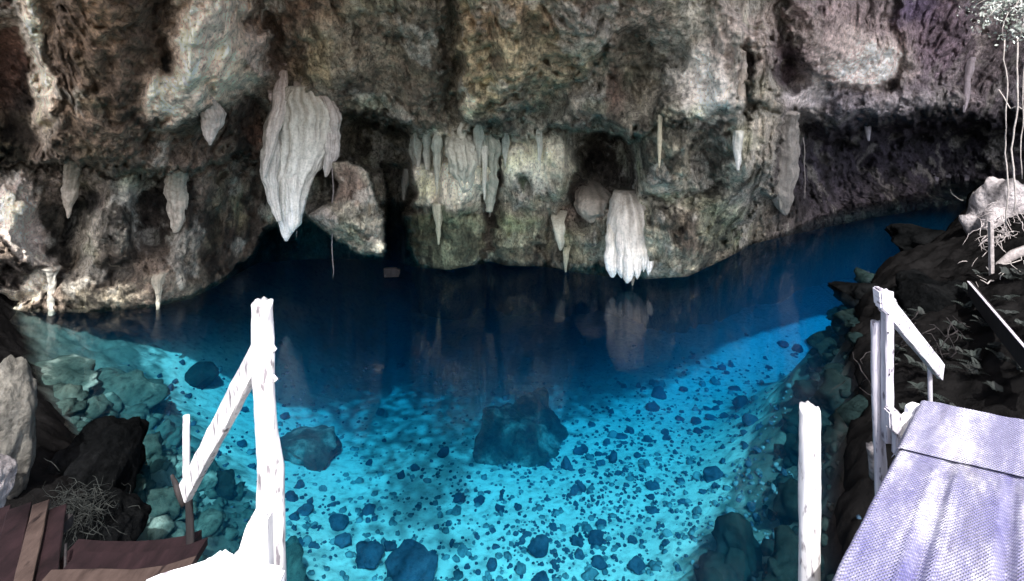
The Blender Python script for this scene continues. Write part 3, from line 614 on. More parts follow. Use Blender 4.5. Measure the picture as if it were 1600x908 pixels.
# ------------------------------------------------------------------ dripstone
def drape(name, rows, Y, col, label=None, cat='stalactite', parent=None, thick=.7, flutes=7, seed=0, amp=.16, seg=56, nrow=70, group=None, tip=True, colb=None, Ytop=None, rg=1.):
    """rows: (v, u_left, u_right) from top to tip at depth Y -> a fluted hanging stone"""
    rows = np.array(rows, float); vs = np.linspace(rows[0, 0], rows[-1, 0], nrow)
    l = np.interp(vs, rows[:, 0], rows[:, 1]); r = np.interp(vs, rows[:, 0], rows[:, 2])
    # round the joints of the outline
    k = np.array([1, 2, 3, 2, 1.])/9
    for a in (l, r):
        pad = np.r_[a[0], a[0], a, a[-1], a[-1]]; a[1:-1] = np.convolve(pad, k, 'valid')[1:-1]
    th = np.linspace(0, 2*np.pi, seg, endpoint=False)
    cx = (l+r)/2; hw = np.maximum((r-l)/2, .6); cx = cx+np.minimum(hw, 12)*.5*fbm(vs/28, vs*0+seed*1.7, vs*0, 3)
    T, Vv = np.meshgrid(th, vs); CX = np.repeat(cx[:, None], seg, 1); HW = np.repeat(hw[:, None], seg, 1)
    fl = (.45-1.6*np.abs(pn(np.cos(T)*flutes*.38+seed*7.1+.5*pn(Vv/60, T, seed), np.sin(T)*flutes*.38, Vv/170+seed)))*1.1+.5*fbm(np.cos(T)*flutes*.35, np.sin(T)*flutes*.35, Vv/150+seed, 3)
    fine = fbm(np.cos(T)*flutes*1.2+seed, np.sin(T)*flutes*1.2, Vv/60, 2)
    lump = fbm(np.cos(T)*1.4+seed*3, np.sin(T)*1.4, Vv/22+seed, 3)
    rr = 1+amp*fl+amp*.5*fine+amp*.6*lump
    U = CX+HW*np.cos(T)*rr
    yt = wall_depth(cx[0], vs[0])+.04 if Ytop is None else Ytop
    yt = min(max(yt, Y-.7), Y+1.6); tt = np.linspace(0, 1, nrow); Yr_ = np.repeat((Y+(yt-Y)*(1-tt)**4)[:, None], seg, 1)
    s = Yr_/F
    X = (U-U0)*s; Z = CZ-(Vv-V0)*s; Yy = Yr_+HW*s*np.sin(T)*thick*rr*1.3
    Z = Z+s*3*lump
    co = np.stack([X, Yy, Z], -1).reshape(-1, 3)
    rgh = (.008+.05*min(hw.max(), 14)/14*.4)*rg
    nn = fbm(co[:, 0]/.09, co[:, 1]/.09, co[:, 2]/.16+seed, 3); n2_ = fbm(co[:, 0]/.3, co[:, 1]/.3, co[:, 2]/.35+seed, 2)
    ax_ = np.stack([np.cos(T), np.sin(T), 0*T], -1).reshape(-1, 3); co = co+ax_*((nn*rgh*1.3+n2_*rgh*1.6)*np.clip((HW*s).reshape(-1)/.05, .15, 1))[:, None]
    fa = grid_faces(nrow, seg, False, True)
    nv = len(co); co = np.vstack([co, [[(cx[0]-U0)*yt/F, yt, CZ-(vs[0]-V0)*yt/F+.02], [(cx[-1]-U0)*Y/F, Y, CZ-(vs[-1]-V0)*Y/F-hw[-1]*Y/F*.6]]])
    j = np.arange(seg); j2 = (j+1) % seg
    cap = np.stack([j2, j, np.full(seg, nv), np.full(seg, nv)], -1); cap2 = np.stack([(nrow-1)*seg+j, (nrow-1)*seg+j2, np.full(seg, nv+1), np.full(seg, nv+1)], -1)
    tr = np.concatenate([fa[:, [0, 1, 2]], fa[:, [0, 2, 3]], cap[:, :3], cap2[:, :3]])
    wcol = wall_eval(np.array([cx[0]+q for q in (-6, 0, 6)])[None], np.full((1, 3), vs[0]-4.))[1].reshape(3, 3).mean(0); wcol = wcol*min(1, .36/wcol.max())
    c0 = np.array(col)*.35+wcol*.65; c1 = np.array(colb if colb else col)
    if parent is None: c1 = c1*.65+wcol*.35
    t = (np.clip((Vv-vs[0])/(vs[-1]-vs[0])+.16*fl, 0, 1)).reshape(-1, 1)**.85; c = c0*(1-t)+c1*t
    g = (1.04+.32*fl+.25*fine+.16*lump).reshape(-1, 1); c = np.clip(c*np.clip(g, .55, 1.3), .01, .86)
    c = np.vstack([c, c[:1], c[-1:]])
    tr = tr[:, ::-1]
    me = mesh_np(name, co, tr, True, c, M['drip'])
    o = link(name, me, None, parent)
    if parent is None: tag(o, label, cat, group)
    elif label: o['label'] = label
    return o
def dw(u, v, dd=.1): return wall_depth(u, v)-dd
CAL = (.52, .50, .46); PINK = (.40, .32, .30); TANC = (.40, .36, .28); GRN = (.26, .28, .22)
# the great hanging curtain
Yb = min(wall_depth(470, 165), wall_depth(430, 230), wall_depth(500, 170))-.15
great = empty('hanging_curtain', at(470, 160, Yb), 'huge pale fluted stalactite curtain ending in a pointed tip over dark water', 'stalactite')
drape('curtain_body', [(135, 445, 495), (155, 428, 516), (175, 428, 528), (215, 431, 527), (250, 430, 506), (283, 426, 490), (316, 427, 478), (349, 434, 467), (366, 442, 456), (376, 446, 450)], Yb, (.13, .12, .11), parent=great, rg=.6, thick=.38, colb=(.86, .85, .80), flutes=17, seed=1, amp=.13, seg=110, nrow=120)
drape('curtain_fold', [(150, 495, 515), (180, 500, 532), (215, 506, 531), (245, 508, 528), (262, 505, 518), (276, 507, 511)], Yb-.12, (.30, .22, .20), parent=great, thick=.5, colb=(.5, .48, .46), flutes=9, seed=2, amp=.14)
drape('curtain_fold', [(150, 425, 450), (200, 412, 442), (250, 407, 436), (290, 412, 434), (316, 419, 436), (345, 432, 441)], Yb-.26, (.20, .17, .15), parent=great, thick=.5, colb=(.62, .6, .56), flutes=9, seed=3, amp=.12)
drape('curtain_fold', [(170, 455, 490), (230, 448, 480), (300, 446, 470), (345, 452, 468), (362, 455, 460)], Yb-.16, (.16, .15, .14), parent=great, thick=.4, colb=(.82, .81, .76), flutes=9, seed=14, amp=.12)
for k, (u, v0, v1) in enumerate([(436, 135, 160), (463, 128, 152), (472, 120, 165), (424, 140, 158)]):
    drape('drip_tip', [(v0, u-5, u+5), (v0+15, u-3, u+4), (v1, u-.8, u+.8)], Yb-.3, PINK, parent=great, seed=30+k, seg=20, nrow=20)
drape('leaning_strand', [(98, 441, 450), (112, 437, 450), (130, 430, 450), (170, 424, 446), (210, 418, 437), (245, 411, 424), (262, 409, 418), (276, 411, 415)], Yb-.45, (.60, .48, .44),
      'slender pinkish white strand leaning along the left of the great curtain', 'stalactite', colb=(.72, .7, .66), flutes=8, seed=4, amp=.14)
drape('small_stalactite', [(150, 322, 330), (162, 316, 340), (180, 315, 351), (195, 317, 347), (210, 322, 336), (226, 327, 330)], dw(330, 180, .2), (.30, .27, .26), 'short two toned pinkish stalactite under the white flowstone', colb=(.44, .41, .40), seed=5, flutes=6)
drape('narrow_drapery', [(248, 102, 123), (280, 101, 123), (305, 100, 120), (322, 101, 112), (340, 105, 108)], dw(110, 285, .06), (.42, .37, .30), 'thin tan drapery below the long crack near the left edge', seed=6, colb=(.48, .44, .38))
drape('ribbed_drapery', [(266, 262, 291), (300, 263, 293), (330, 264, 292), (350, 266, 286), (362, 270, 278)], dw(276, 300, .04), (.48, .43, .35), 'wide ribbed cream drapery below the long crack', seed=7, colb=(.50, .45, .38), amp=.16, flutes=12)
drape('low_stalactite', [(425, 236, 262), (445, 240, 256), (462, 243, 252), (483, 245, 249)], dw(247, 462, .12), GRN, 'small greenish stalactite almost touching the dark water left of the tall post', seed=8, colb=(.42, .43, .36))
drape('thin_column', [(418, 66, 92), (432, 74, 88), (450, 77, 86), (475, 76, 84), (492, 76, 85)], dw(80, 470, .15), (.5, .5, .44), 'thin greenish column reaching down into the water at far left', 'stone column', seed=9, colb=(.5, .52, .46), amp=.1)
# white cluster over its reflection
Yc = 10.55
cl = empty('white_cluster', at(983, 320, Yc), 'rounded white stalactite cluster like a paw just above its reflection', 'stalactite')
drape('dome', [(300, 962, 1000), (315, 954, 1008), (335, 950, 1014), (365, 949, 1016), (390, 952, 1015), (410, 958, 1008), (425, 968, 998)], Yc, (.40, .35, .30), parent=cl, colb=(.74, .71, .66), amp=.08, rg=.4, Ytop=Yc+.25, seed=11, flutes=9, seg=90, nrow=90)
for k, (l, r, v0, v1, dd) in enumerate([(945, 967, 350, 432, .20), (962, 980, 335, 434, .34), (970, 991, 345, 441, .40), (988, 1003, 340, 436, .36), (999, 1012, 335, 425, .30), (1006, 1020, 350, 430, .18)]):
    drape('lobe', [(v0, l+5, r-5), (v0+25, l+1, r-1), (v0+55, l, r), (v1-14, l+1, r-1), (v1-5, l+4, r-4), (v1, l+8, r-8)], Yc-dd*.7, (.50, .45, .41), parent=cl, colb=(.84, .82, .78), amp=.09, rg=.3, Ytop=Yc-dd*.3, seed=20+k, flutes=6, seg=40, nrow=60)
drape('drip_tip', [(425, 982, 995), (436, 985, 991), (446, 987, 989)], Yc-.05, (.2, .19, .17), parent=cl, seed=29, seg=20, nrow=20)
drape('brown_boss', [(285, 905, 935), (305, 900, 955), (330, 902, 952), (345, 915, 935)], dw(930, 320, .2), (.30, .26, .22), 'smooth brown rounded boss left of the white cluster', 'dripstone', seed=12, amp=.12, colb=(.34, .31, .26))
# icicle row under the middle lip, and others
row = [(654, 225, 285, 7), (668, 228, 300, 6), (684, 232, 320, 8), (705, 226, 275, 5), (722, 215, 272, 7), (735, 232, 290, 6), (748, 215, 280, 7), (757, 232, 312, 6), (766, 260, 345, 5), (790, 232, 262, 5), (843, 222, 268, 5)]
names = ['pale icicle at the left end of the drapery row under the middle overhang', 'pale icicle second from the left in the drapery row', 'longest pale icicle at left centre of the drapery row',
 'short thin icicle between the paired draperies', 'stubby white icicle with a bright tip in the drapery row', 'white icicle right of the stubby bright tip', 'flat pale blade near the crevice in the drapery row', 'long blade hanging at the crevice edge',
 'thin icicle hanging inside the crevice', 'short icicle right of the crevice', 'single pale icicle above the green hollow']
for k, (u, v0, v1, w) in enumerate(row):
    drape('icicle', [(v0-24, u-w*.5, u+w*.5), (v0-10, u-w*1.3, u+w*1.2), (v0+10, u-w*.9, u+w*.85), ((v0+v1)/2, u-w*.6, u+w*.55), (v1-6, u-w*.3, u+w*.3), (v1, u-.8, u+.8)], dw(u, (v0+v1)/2, .04), (.44, .45, .39), names[k], group=None, seed=40+k, seg=26, nrow=34, colb=(.56, .57, .5))
for rows_, lab_, sd_ in (
  ([(206, 648, 668), (222, 642, 676), (250, 644, 680), (285, 650, 676), (312, 656, 672), (330, 660, 666)], 'ragged pale flowstone sheet at the left end under the middle overhang', 81),
  ([(206, 700, 730), (222, 694, 742), (245, 698, 744), (270, 706, 742), (290, 716, 738), (300, 722, 730)], 'fused pale drapery sheet between the icicles under the middle overhang', 82),
  ([(208, 750, 776), (224, 744, 780), (260, 748, 778), (300, 756, 774), (330, 760, 768)], 'pale rippled sheet hanging beside the vertical crevice', 83)):
    drape('flowstone_sheet', rows_, dw((rows_[2][1]+rows_[2][2])/2, 250, .02), (.28, .29, .24), lab_, 'flowstone', seed=sd_, amp=.22, flutes=13, seg=90, nrow=60, colb=(.36, .375, .31), rg=1.5)
drape('blunt_stalactite', [(205, 1146, 1160), (230, 1145, 1159), (250, 1148, 1158), (266, 1151, 1155)], dw(1152, 235, .12), (.55, .57, .58), 'small bright white stalactite on the big right lobe', seed=60, colb=(.74, .76, .78), seg=30, nrow=30)
drape('rib', [(80, 1150, 1165), (110, 1150, 1168), (140, 1151, 1166), (168, 1155, 1161)], dw(1158, 120, .1), (.44, .38, .35), 'tan rib hanging beside the dark slot on the right lobe', seed=61, colb=(.48, .44, .38), seg=30, nrow=30)
drape('rib', [(180, 1027, 1035), (215, 1027, 1034), (245, 1028, 1033), (262, 1029, 1031)], dw(1030, 220, .15), (.5, .44, .32), 'thin tan ridge right of the black hollow', seed=62, seg=24, nrow=26)
drape('green_stub', [(318, 675, 695), (340, 679, 692), (360, 681, 689), (382, 684, 686)], dw(685, 350, .2), (.34, .36, .24), 'olive stub hanging over the green rock bulge', seed=63, seg=26, nrow=26)
drape('green_stub', [(330, 862, 886), (350, 864, 882), (375, 868, 880), (390, 874, 878)], dw(874, 360, .18), (.42, .44, .36), 'pale green stub left of the white cluster', seed=64, seg=26, nrow=26)
drape('brown_fringe', [(385, 880, 890), (400, 880, 888), (425, 883, 885)], dw(885, 400, .12), (.32, .32, .26), 'thin drip touching the waterline left of the white cluster', seed=65, seg=20, nrow=22)
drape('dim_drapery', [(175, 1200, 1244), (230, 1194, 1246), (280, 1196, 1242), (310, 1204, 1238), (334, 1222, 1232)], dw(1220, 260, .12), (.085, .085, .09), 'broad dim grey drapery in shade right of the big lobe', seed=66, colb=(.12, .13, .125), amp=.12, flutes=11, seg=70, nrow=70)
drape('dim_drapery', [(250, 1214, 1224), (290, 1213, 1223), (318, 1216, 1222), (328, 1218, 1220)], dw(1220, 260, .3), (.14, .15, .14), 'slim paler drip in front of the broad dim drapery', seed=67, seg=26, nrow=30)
drape('grey_stalactite', [(170, 1345, 1360), (190, 1348, 1360), (208, 1352, 1360), (220, 1356, 1359)], dw(1353, 200, .3), (.30, .29, .33), 'lone grey stalactite under the dark right overhang', seed=68, seg=26, nrow=30)
for k, (u, v0, v1) in enumerate([(1463, 272, 312), (1482, 272, 306), (1496, 270, 308), (1510, 274, 300)]):
    drape('far_icicle', [(v0, u-4, u+4), (v0+15, u-2.5, u+2.5), (v1, u-.8, u+.8)], dw(u, v0+15, .2), (.24, .23, .27), ['first from the left', 'second from the left', 'third from the left', 'last on the right'][k]+' of the dim icicles at the far right waterline', seed=70+k, seg=20, nrow=20, group='dim icicles at the far right')
drape('streak_rib', [(90, 1512, 1524), (120, 1508, 1518), (150, 1506, 1514), (175, 1504, 1508)], dw(1512, 125, .2), (.36, .33, .36), 'pale slanting rib high on the far right wall', 'dripstone', seed=75, seg=24, nrow=26)
drape('pendant_knob', [(262, 632, 646), (280, 628, 642), (296, 628, 634), (312, 629, 632)], dw(636, 270, .2), (.42, .41, .37), 'hooked pendant beside the black cave mouth', seed=76, seg=26, nrow=26)

# ------------------------------------------------------------------ tubes: logs, roots, vines
def tube(pts, rad, seg=10, wob=.0, seed=0, sub=1, jag=0, flat=1.0):
    """closed, lumpy tube through pts; returns verts, faces(tri)"""
    P = [Vector(p) for p in pts]; R = list(rad) if hasattr(rad, '__len__') else [rad]*len(P)
    Q, RR = [], []
    for i in range(len(P)-1):
        for k in range(sub):
            t = k/sub; Q.append(P[i].lerp(P[i+1], t)); RR.append(R[i]*(1-t)+R[i+1]*t)
    Q.append(P[-1]); RR.append(R[-1])
    V, Fc = [], []; prev = None
    for i, q in enumerate(Q):
        d = (Q[min(i+1, len(Q)-1)]-Q[max(i-1, 0)]).normalized()
        a = prev if prev is not None else (Vector((0, 1, 0)) if abs(d.y) < .8 else Vector((1, 0, 0)))
        x = (a-d*a.dot(d)).normalized(); prev = x; y = d.cross(x)
        for k in range(seg):
            an = 2*math.pi*k/seg; r = RR[i]
            nz = 1+wob*mn.noise(Vector((math.cos(an)*1.3+seed, math.sin(an)*1.3, i*.33/ max(1, sub)*2)))+wob*.5*mn.noise(Vector((math.cos(an)*3+seed, math.sin(an)*3, i*.8)))
            e = Vector((0, 0, 0))
            if jag and i in (0, len(Q)-1): e = d*(jag*mn.noise(Vector((math.cos(an)*2+seed*3, math.sin(an)*2, i)))*1.5)
            V.append(q+(x*math.cos(an)*flat+y*math.sin(an))*r*nz+e)
        if i:
            b = (i-1)*seg
            for k in range(seg):
                k2 = (k+1) % seg; Fc += [(b+k, b+k2, b+seg+k2), (b+k, b+seg+k2, b+seg+k)]
    n = len(V); V.append(Q[0]); V.append(Q[-1]); lb = (len(Q)-1)*seg
    for k in range(seg):
        k2 = (k+1) % seg; Fc += [(k2, k, n), (lb+k, lb+k2, n+1)]
    return V, Fc
def join_tubes(lst):
    V, Fc = [], []
    for v, f in lst:
        b = len(V); V += v; Fc += [tuple(i+b for i in t) for t in f]
    return V, Fc
def tube_obj(name, lst, mat, parent=None, origin=None, smooth=True):
    V, Fc = join_tubes(lst)
    me = mesh_np(name, [tuple(v) for v in V], Fc, smooth, None, mat)
    o = link(name, me, None, parent); return o
def board(name, p0, p1, w, h, mat, parent=None, up=Vector((0, 0, 1)), seed=0, nseg=10, rough=.12, ends=.0, bevel=.12):
    """sawn timber from p0 to p1: w across, h along up; slightly uneven, edges eased"""
    p0, p1 = Vector(p0), Vector(p1); d = (p1-p0).normalized(); s = d.cross(up).normalized(); u = s.cross(d)
    prof = []
    b = min(w, h)*bevel
    for sx, sy in ((1, 1), (-1, 1), (-1, -1), (1, -1)):
        cs = [(sx*(w/2), sy*(h/2-b)), (sx*(w/2-b), sy*(h/2))]
        if sx*sy < 0: cs.reverse()
        prof += cs
    V, Fc = [], []; m = len(prof)
    for i in range(nseg+1):
        t = i/nseg; q = p0.lerp(p1, t)
        for k, (a, c) in enumerate(prof):
            e = rough*min(w, h)
            n1 = mn.noise(Vector((i*.6+seed*5, k*1.7, 0)))*e; n2 = mn.noise(Vector((i*.6, k*1.7, seed*3+9)))*e
            ee = d*(ends*mn.noise(Vector((k*2.1, seed*4.4, i)))) if i in (0, nseg) else Vector((0, 0, 0))
            V.append(q+s*(a+n1)+u*(c+n2)+ee)
        if i:
            bb = (i-1)*m
            for k in range(m):
                k2 = (k+1) % m; Fc += [(bb+k, bb+k2, bb+m+k2), (bb+k, bb+m+k2, bb+m+k)]
    n = len(V); V.append(p0); V.append(p1); lb = nseg*m
    for k in range(m):
        k2 = (k+1) % m; Fc += [(k2, k, n), (lb+k, lb+k2, n+1)]
    me = mesh_np(name, [tuple(v) for v in V], Fc, False, None, mat)
    return link(name, me, None, parent)

# ------------------------------------------------------------------ left railing
Yl = 1.70
lr = empty('left_railing', at(415, 908, Yl), 'bleached white log post with slanting handrail at lower left', 'railing')
pp = [(410, 472), (410, 500), (411, 540), (412, 575), (413, 610), (416, 660), (420, 700), (424, 735), (424, 780), (423, 850), (424, 930), (424, 1300)]
rr_ = [15.5, 15.5, 16, 18, 16, 16.5, 17.5, 19.5, 21, 22, 22.5, 22]
tube_obj('post', [tube([at(u, v, Yl) for u, v in pp], [r*Yl/F for r in rr_], 22, .13, 3, 4, .006)], M['white'], lr)
for k, (u, v) in enumerate([(430, 545), (431, 592), (404, 640)]):
    tube_obj('knot', [tube([at(u-3, v-6, Yl-.02), at(u, v, Yl-.025), at(u-3, v+6, Yl-.02)], [.002, .006, .002], 8, .3, k)], M['white'], lr)
pR = at(404, 556, Yl+.05); pE = at(291, 772, 2.35)
board('handrail', at(408, 545, Yl+.045), at(290, 768, 2.2), .030, .068, M['white'], lr, up=Vector((0, -1, .6)).cross(Vector((-.6, .5, -.75))), seed=2, nseg=16, rough=.18, ends=.01)
tube_obj('lower_post', [tube([at(291, 650, 2.3), at(291, 700, 2.3), at(291, 768, 2.3)], [.013, .0135, .014], 12, .15, 4, 3, .003)], M['white'], lr)
tube_obj('lower_post', [tube([at(294, 766, 2.32), at(297, 820, 2.32), at(299, 875, 2.32)], [.014, .015, .016], 12, .15, 5, 3)], M['black'], lr)['label'] = 'dark wet lower half of the short post'
tube_obj('peg', [tube([at(268, 742, 2.36), at(277, 762, 2.34), at(287, 790, 2.33)], [.006, .013, .011], 10, .2, 6, 3)], M['black'], lr)
# split timber bracing the post foot, outline with real thickness
def slab_from_outline(name, P, Y0, th, mat, parent=None, seed=0, tiltY=0):
    bm = bmesh.new()
    fr = [bm.verts.new(at(u, v, Y0+tiltY*(u-P[0][0])/100)) for u, v in P]
    f = bm.faces.new(fr); bmesh.ops.recalc_face_normals(bm, faces=[f])
    r = bmesh.ops.extrude_face_region(bm, geom=[f]); vs = [g for g in r['geom'] if isinstance(g, bmesh.types.BMVert)]
    bmesh.ops.translate(bm, vec=(0, -th, 0), verts=vs)
    bmesh.ops.recalc_face_normals(bm, faces=bm.faces[:])
    bmesh.ops.bevel(bm, geom=bm.edges[:], offset=th*.12, segments=2, affect='EDGES', clamp_overlap=True)
    bmesh.ops.triangulate(bm, faces=[f for f in bm.faces if len(f.verts) > 4])
    for v in bm.verts: v.co += Vector((0, 1, 0))*.004*mn.noise(v.co*30)
    me = bpy.data.meshes.new(name); bm.to_mesh(me); bm.free(); me.materials.append(mat)
    return link(name, me, None, parent)
slab_from_outline('foot_brace', [(404, 788), (410, 784), (428, 790), (430, 900), (405, 960), (372, 960), (362, 905), (352, 890), (366, 864), (381, 850), (388, 826), (395, 803)], Yl-.03, .05, M['white'], lr)
slab_from_outline('edge_beam', [(228, 902), (262, 888), (300, 878), (330, 868), (352, 851), (365, 862), (400, 872), (447, 880), (447, 990), (228, 990)], Yl-.065, .09, M['white_x'], lr)
# dark stair pieces at lower left
st = empty('dark_stair', at(200, 900, 2.3), 'dark brown curved stair beams beneath the white edge beam', 'stair')
def curved(name, P, Y, h, w, mat, seed):
    pts = [at(u, v, Y) for u, v in P]
    lst = []
    V, Fc = [], []
    for i, q in enumerate(pts):
        for a, c in ((-w/2, h/2), (w/2, h/2), (w/2, -h/2), (-w/2, -h/2)):
            V.append(q+Vector((0, a, c))+Vector((0, 0, .004*mn.noise(Vector((i, seed, a*50))))))
        if i:
            b = (i-1)*4
            for k in range(4):
                k2 = (k+1) % 4; Fc += [(b+k, b+k2, b+4+k2), (b+k, b+4+k2, b+4+k)]
    n = (len(pts)-1)*4; Fc += [(0, 2, 1), (0, 3, 2), (n, n+1, n+2), (n, n+2, n+3)]
    me = mesh_np(name, [tuple(v) for v in V], Fc, False, None, mat); return link(name, me, None, st)
curved('tread', [(108, 868), (150, 870), (200, 872), (245, 868), (280, 862), (305, 852)], 2.34, .045, .10, M['brown'], 1)
curved('tread', [(104, 889), (150, 890), (200, 891), (245, 886), (285, 877), (312, 866)], 2.24, .030, .12, M['brown'], 2)
curved('stringer', [(70, 906), (150, 905), (200, 906), (250, 899), (300, 884)], 2.12, .022, .06, M['tan'], 3)
board('end_block', at(291, 846, 2.38), at(291, 878, 2.38), .035, .03, M['brown'], st, up=Vector((0, 1, 0)), seed=6, nseg=3)
tube_obj('bracket', [tube([at(103, 850, 2.3), at(101, 908, 2.2)], .005, 8)], M['black'], st)
bw = empty('slatted_walkway', at(50, 900, 2.3), 'three dark boards of a walkway in the bottom left corner', 'walkway')
for k, (u0, u1, w, mt, dz) in enumerate([(30, 3, .085, 'brown', 0), (64, 38, .060, 'tan', .018), (88, 70, .072, 'brown', -.004), (-2, -32, .085, 'brown', .0)]):
    if k == 3: continue
    a = at(u0, 796, 2.52); b = at(u1, 912, 2.16); a.z += dz; b.z += dz
    e = (b-a).normalized()
    o = board('plank', a, b+e*.5, w, .028, M[mt], bw, seed=20+k, nseg=10, ends=.004)
    if mt == 'tan': o['label'] = 'lighter worn board lying raised between darker boards'
board('plank', at(-2, 800, 2.52), at(-32, 912, 2.16)+(at(-32, 912, 2.16)-at(-2, 800, 2.52)).normalized()*.5, .08, .028, M['brown'], bw, seed=25)
board('bearer', at(-60, 815, 2.5), at(108, 818, 2.5), .05, .05, M['black'], bw, seed=26)

# rock pillar and root clump at the left edge
def boulder(name, P, sc, seed, mat, label, cat, sub=5, rough=.25, rot=(0, 0, 0)):
    me = stone_mesh(name, sub, seed, mat, False, rough=rough); o = link(name, me); o.location = P; o.scale = sc; o.rotation_euler = rot
    return tag(o, label, cat)
boulder('rock_pillar', at(-32, 700, 4.6)+Vector((0, .2, -.05)), (.20, .26, .62), 41, M['pillar'], 'rough grey rock pillar rising at the left edge', 'rock')
boulder('pale_rock', at(-14, 762, 4.0), (.12, .16, .22), 42, M['pale'], 'bright cream rock at the left edge in front of the grey pillar', 'rock')
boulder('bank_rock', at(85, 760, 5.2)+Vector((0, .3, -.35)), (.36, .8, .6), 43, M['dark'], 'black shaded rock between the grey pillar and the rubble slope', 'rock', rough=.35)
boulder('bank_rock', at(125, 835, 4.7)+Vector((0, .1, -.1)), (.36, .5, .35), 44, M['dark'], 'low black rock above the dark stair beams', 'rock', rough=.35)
def root_clump(name, cu, cv, Y, wu, wv, n, mat, label, cat, seed, rad=.006, spread=.25, stp=1):
    r = random.Random(seed); lst = []
    for _ in range(n):
        p = at(cu+r.gauss(0, wu), cv+r.gauss(0, wv), Y+r.uniform(-spread, spread)); d = Vector((r.gauss(0, 1), r.gauss(0, .5), r.gauss(-.3, .8))).normalized()
        pts = [p]
        for k in range(5):
            d = (d+Vector((r.gauss(0, .45), r.gauss(0, .3), r.gauss(-.05, .4)))).normalized(); p = p+d*r.uniform(.04, .10)*stp; pts.append(p)
        q = rad*r.uniform(.4, 1.3); lst.append(tube(pts, [q, q, q*.9, q*.8, q*.6, q*.3], 5))
    o = tube_obj(name, lst, mat); return tag(o, label, None, kind='stuff')
root_clump('root_tangle', 120, 795, 4.55, 26, 18, 260, M['tangle'], 'pale fibrous root tangle on black rock above the stair beams', 'roots', 3, .0026, .12, .55)

# ------------------------------------------------------------------ right side: posts, deck, mat
wp = tube_obj('white_log_post', [tube([at(1265, v, 2.0) for v in (638, 660, 700, 760, 820, 880, 960, 1250)], [.0335, .034, .0335, .034, .0345, .035, .036, .037], 22, .12, 9, 4, .012)], M['white'])
tag(wp, 'lone bleached log post with a slanted cut top left of the matted deck', 'post')
Yr = 2.62
rr = empty('right_railing', at(1380, 720, Yr), 'split timber post with slanting white handrail at the deck corner', 'railing')
tube_obj('round_post', [tube([at(1368, 502, Yr+.05), at(1369, 560, Yr+.05), at(1371, 640, Yr+.05), at(1376, 722, Yr+.05), at(1380, 900, Yr+.05)], [.020, .023, .022, .026, .028], 14, .16, 12, 5, .01)], M['grey'], rr)
board('flat_post', at(1386, 455, Yr), at(1387, 690, Yr), .036, .045, M['grey'], rr, up=Vector((0, 1, 0)), seed=13, nseg=16, ends=.012)
slab_from_outline('top_block', [(1362, 446), (1374, 447), (1390, 462), (1388, 478), (1378, 486), (1364, 474)], Yr-.03, .06, M['greyb'], rr)
hr = board('handrail', at(1380, 470, Yr+.03), at(1470, 580, 3.35), .028, .092, M['greyb'], rr, seed=14, nseg=14, ends=.01)
tube_obj('far_post', [tube([at(1453, 548, 3.3), at(1453, 600, 3.3), at(1454, 660, 3.3), at(1455, 760, 3.3)], [.012, .0125, .013, .014], 10, .15, 15, 3)], M['grey'], rr)
for k, (u, v) in enumerate([(1389, 468), (1390, 486), (1388, 520), (1390, 585)]):
    tube_obj('nail', [tube([at(u, v, Yr-.03), at(u, v, Yr-.018)], .0035, 8)], M['black'], rr)
slab_from_outline('block', [(1379, 634), (1390, 630), (1398, 638), (1398, 664), (1394, 672), (1380, 660)], Yr-.10, .05, M['grey'], rr)
bb = empty('broken_boards', at(1420, 670, 2.5), 'sunlit broken board ends between split post and mat', 'boards')
slab_from_outline('board_end', [(1396, 642), (1404, 650), (1412, 642), (1436, 650), (1424, 676), (1418, 692), (1394, 672)], 2.54, .04, M['white_x'], bb)
slab_from_outline('board_end', [(1414, 632), (1424, 627), (1448, 634), (1440, 662), (1410, 656)], 2.58, .03, M['white_x'], bb)
slab_from_outline('board_end', [(1392, 672), (1414, 688), (1408, 702), (1392, 706)], 2.52, .04, M['grey'], bb)
sb = tube_obj('log_stub', [tube([at(1362, 697, 2.9), at(1366, 712, 2.9), at(1368, 745, 2.95)], [.026, .028, .028], 12, .25, 17, 4, .012)], M['pale'])
tag(sb, 'short cream log stub low beside the split post', 'log')

# deck boards and the mat over them
DZ = 2.9
L0, L1 = Vector((.26, 1.055, DZ)), Vector((1.78, 2.54, DZ))
R0, R1 = Vector((2.9, -.25, DZ)), Vector((3.95, 1.66, DZ))
def dk(s, t): return (L0.lerp(L1, t)).lerp(R0.lerp(R1, t), s)
deck = empty('matted_deck', dk(0, 1), 'raised deck corner covered by a lavender woven mat over ridged boards', 'deck')
NB = 13
for k in range(NB):
    s0 = (k+.08)/NB; s1 = (k+.92)/NB; sm_ = (s0+s1)/2
    a, b = dk(sm_, 0), dk(sm_, 1); w = (dk(s1, .5)-dk(s0, .5)).length*.8
    d = (b-a).normalized()
    board('deck_plank', a+Vector((0, 0, -.035)), b-d*.02+Vector((0, 0, -.035)), w, .03, M['white_x'] if k % 3 else M['greyb'], deck, seed=50+k, nseg=5)
for t in (.25, .6, .95):
    board('joist', dk(.01, t)+Vector((0, 0, -.10)), dk(1, t)+Vector((0, 0, -.10)), .06, .09, M['grey'], deck, seed=80, nseg=4)
for (s, t) in ((.03, .93), (.03, .3)):
    q = dk(s, t); board('deck_leg', Vector((q.x, q.y, 2.75)), Vector((q.x, q.y, -.4)), .09, .09, M['black'], deck, up=Vector((0, 1, 0)), seed=90, nseg=6)
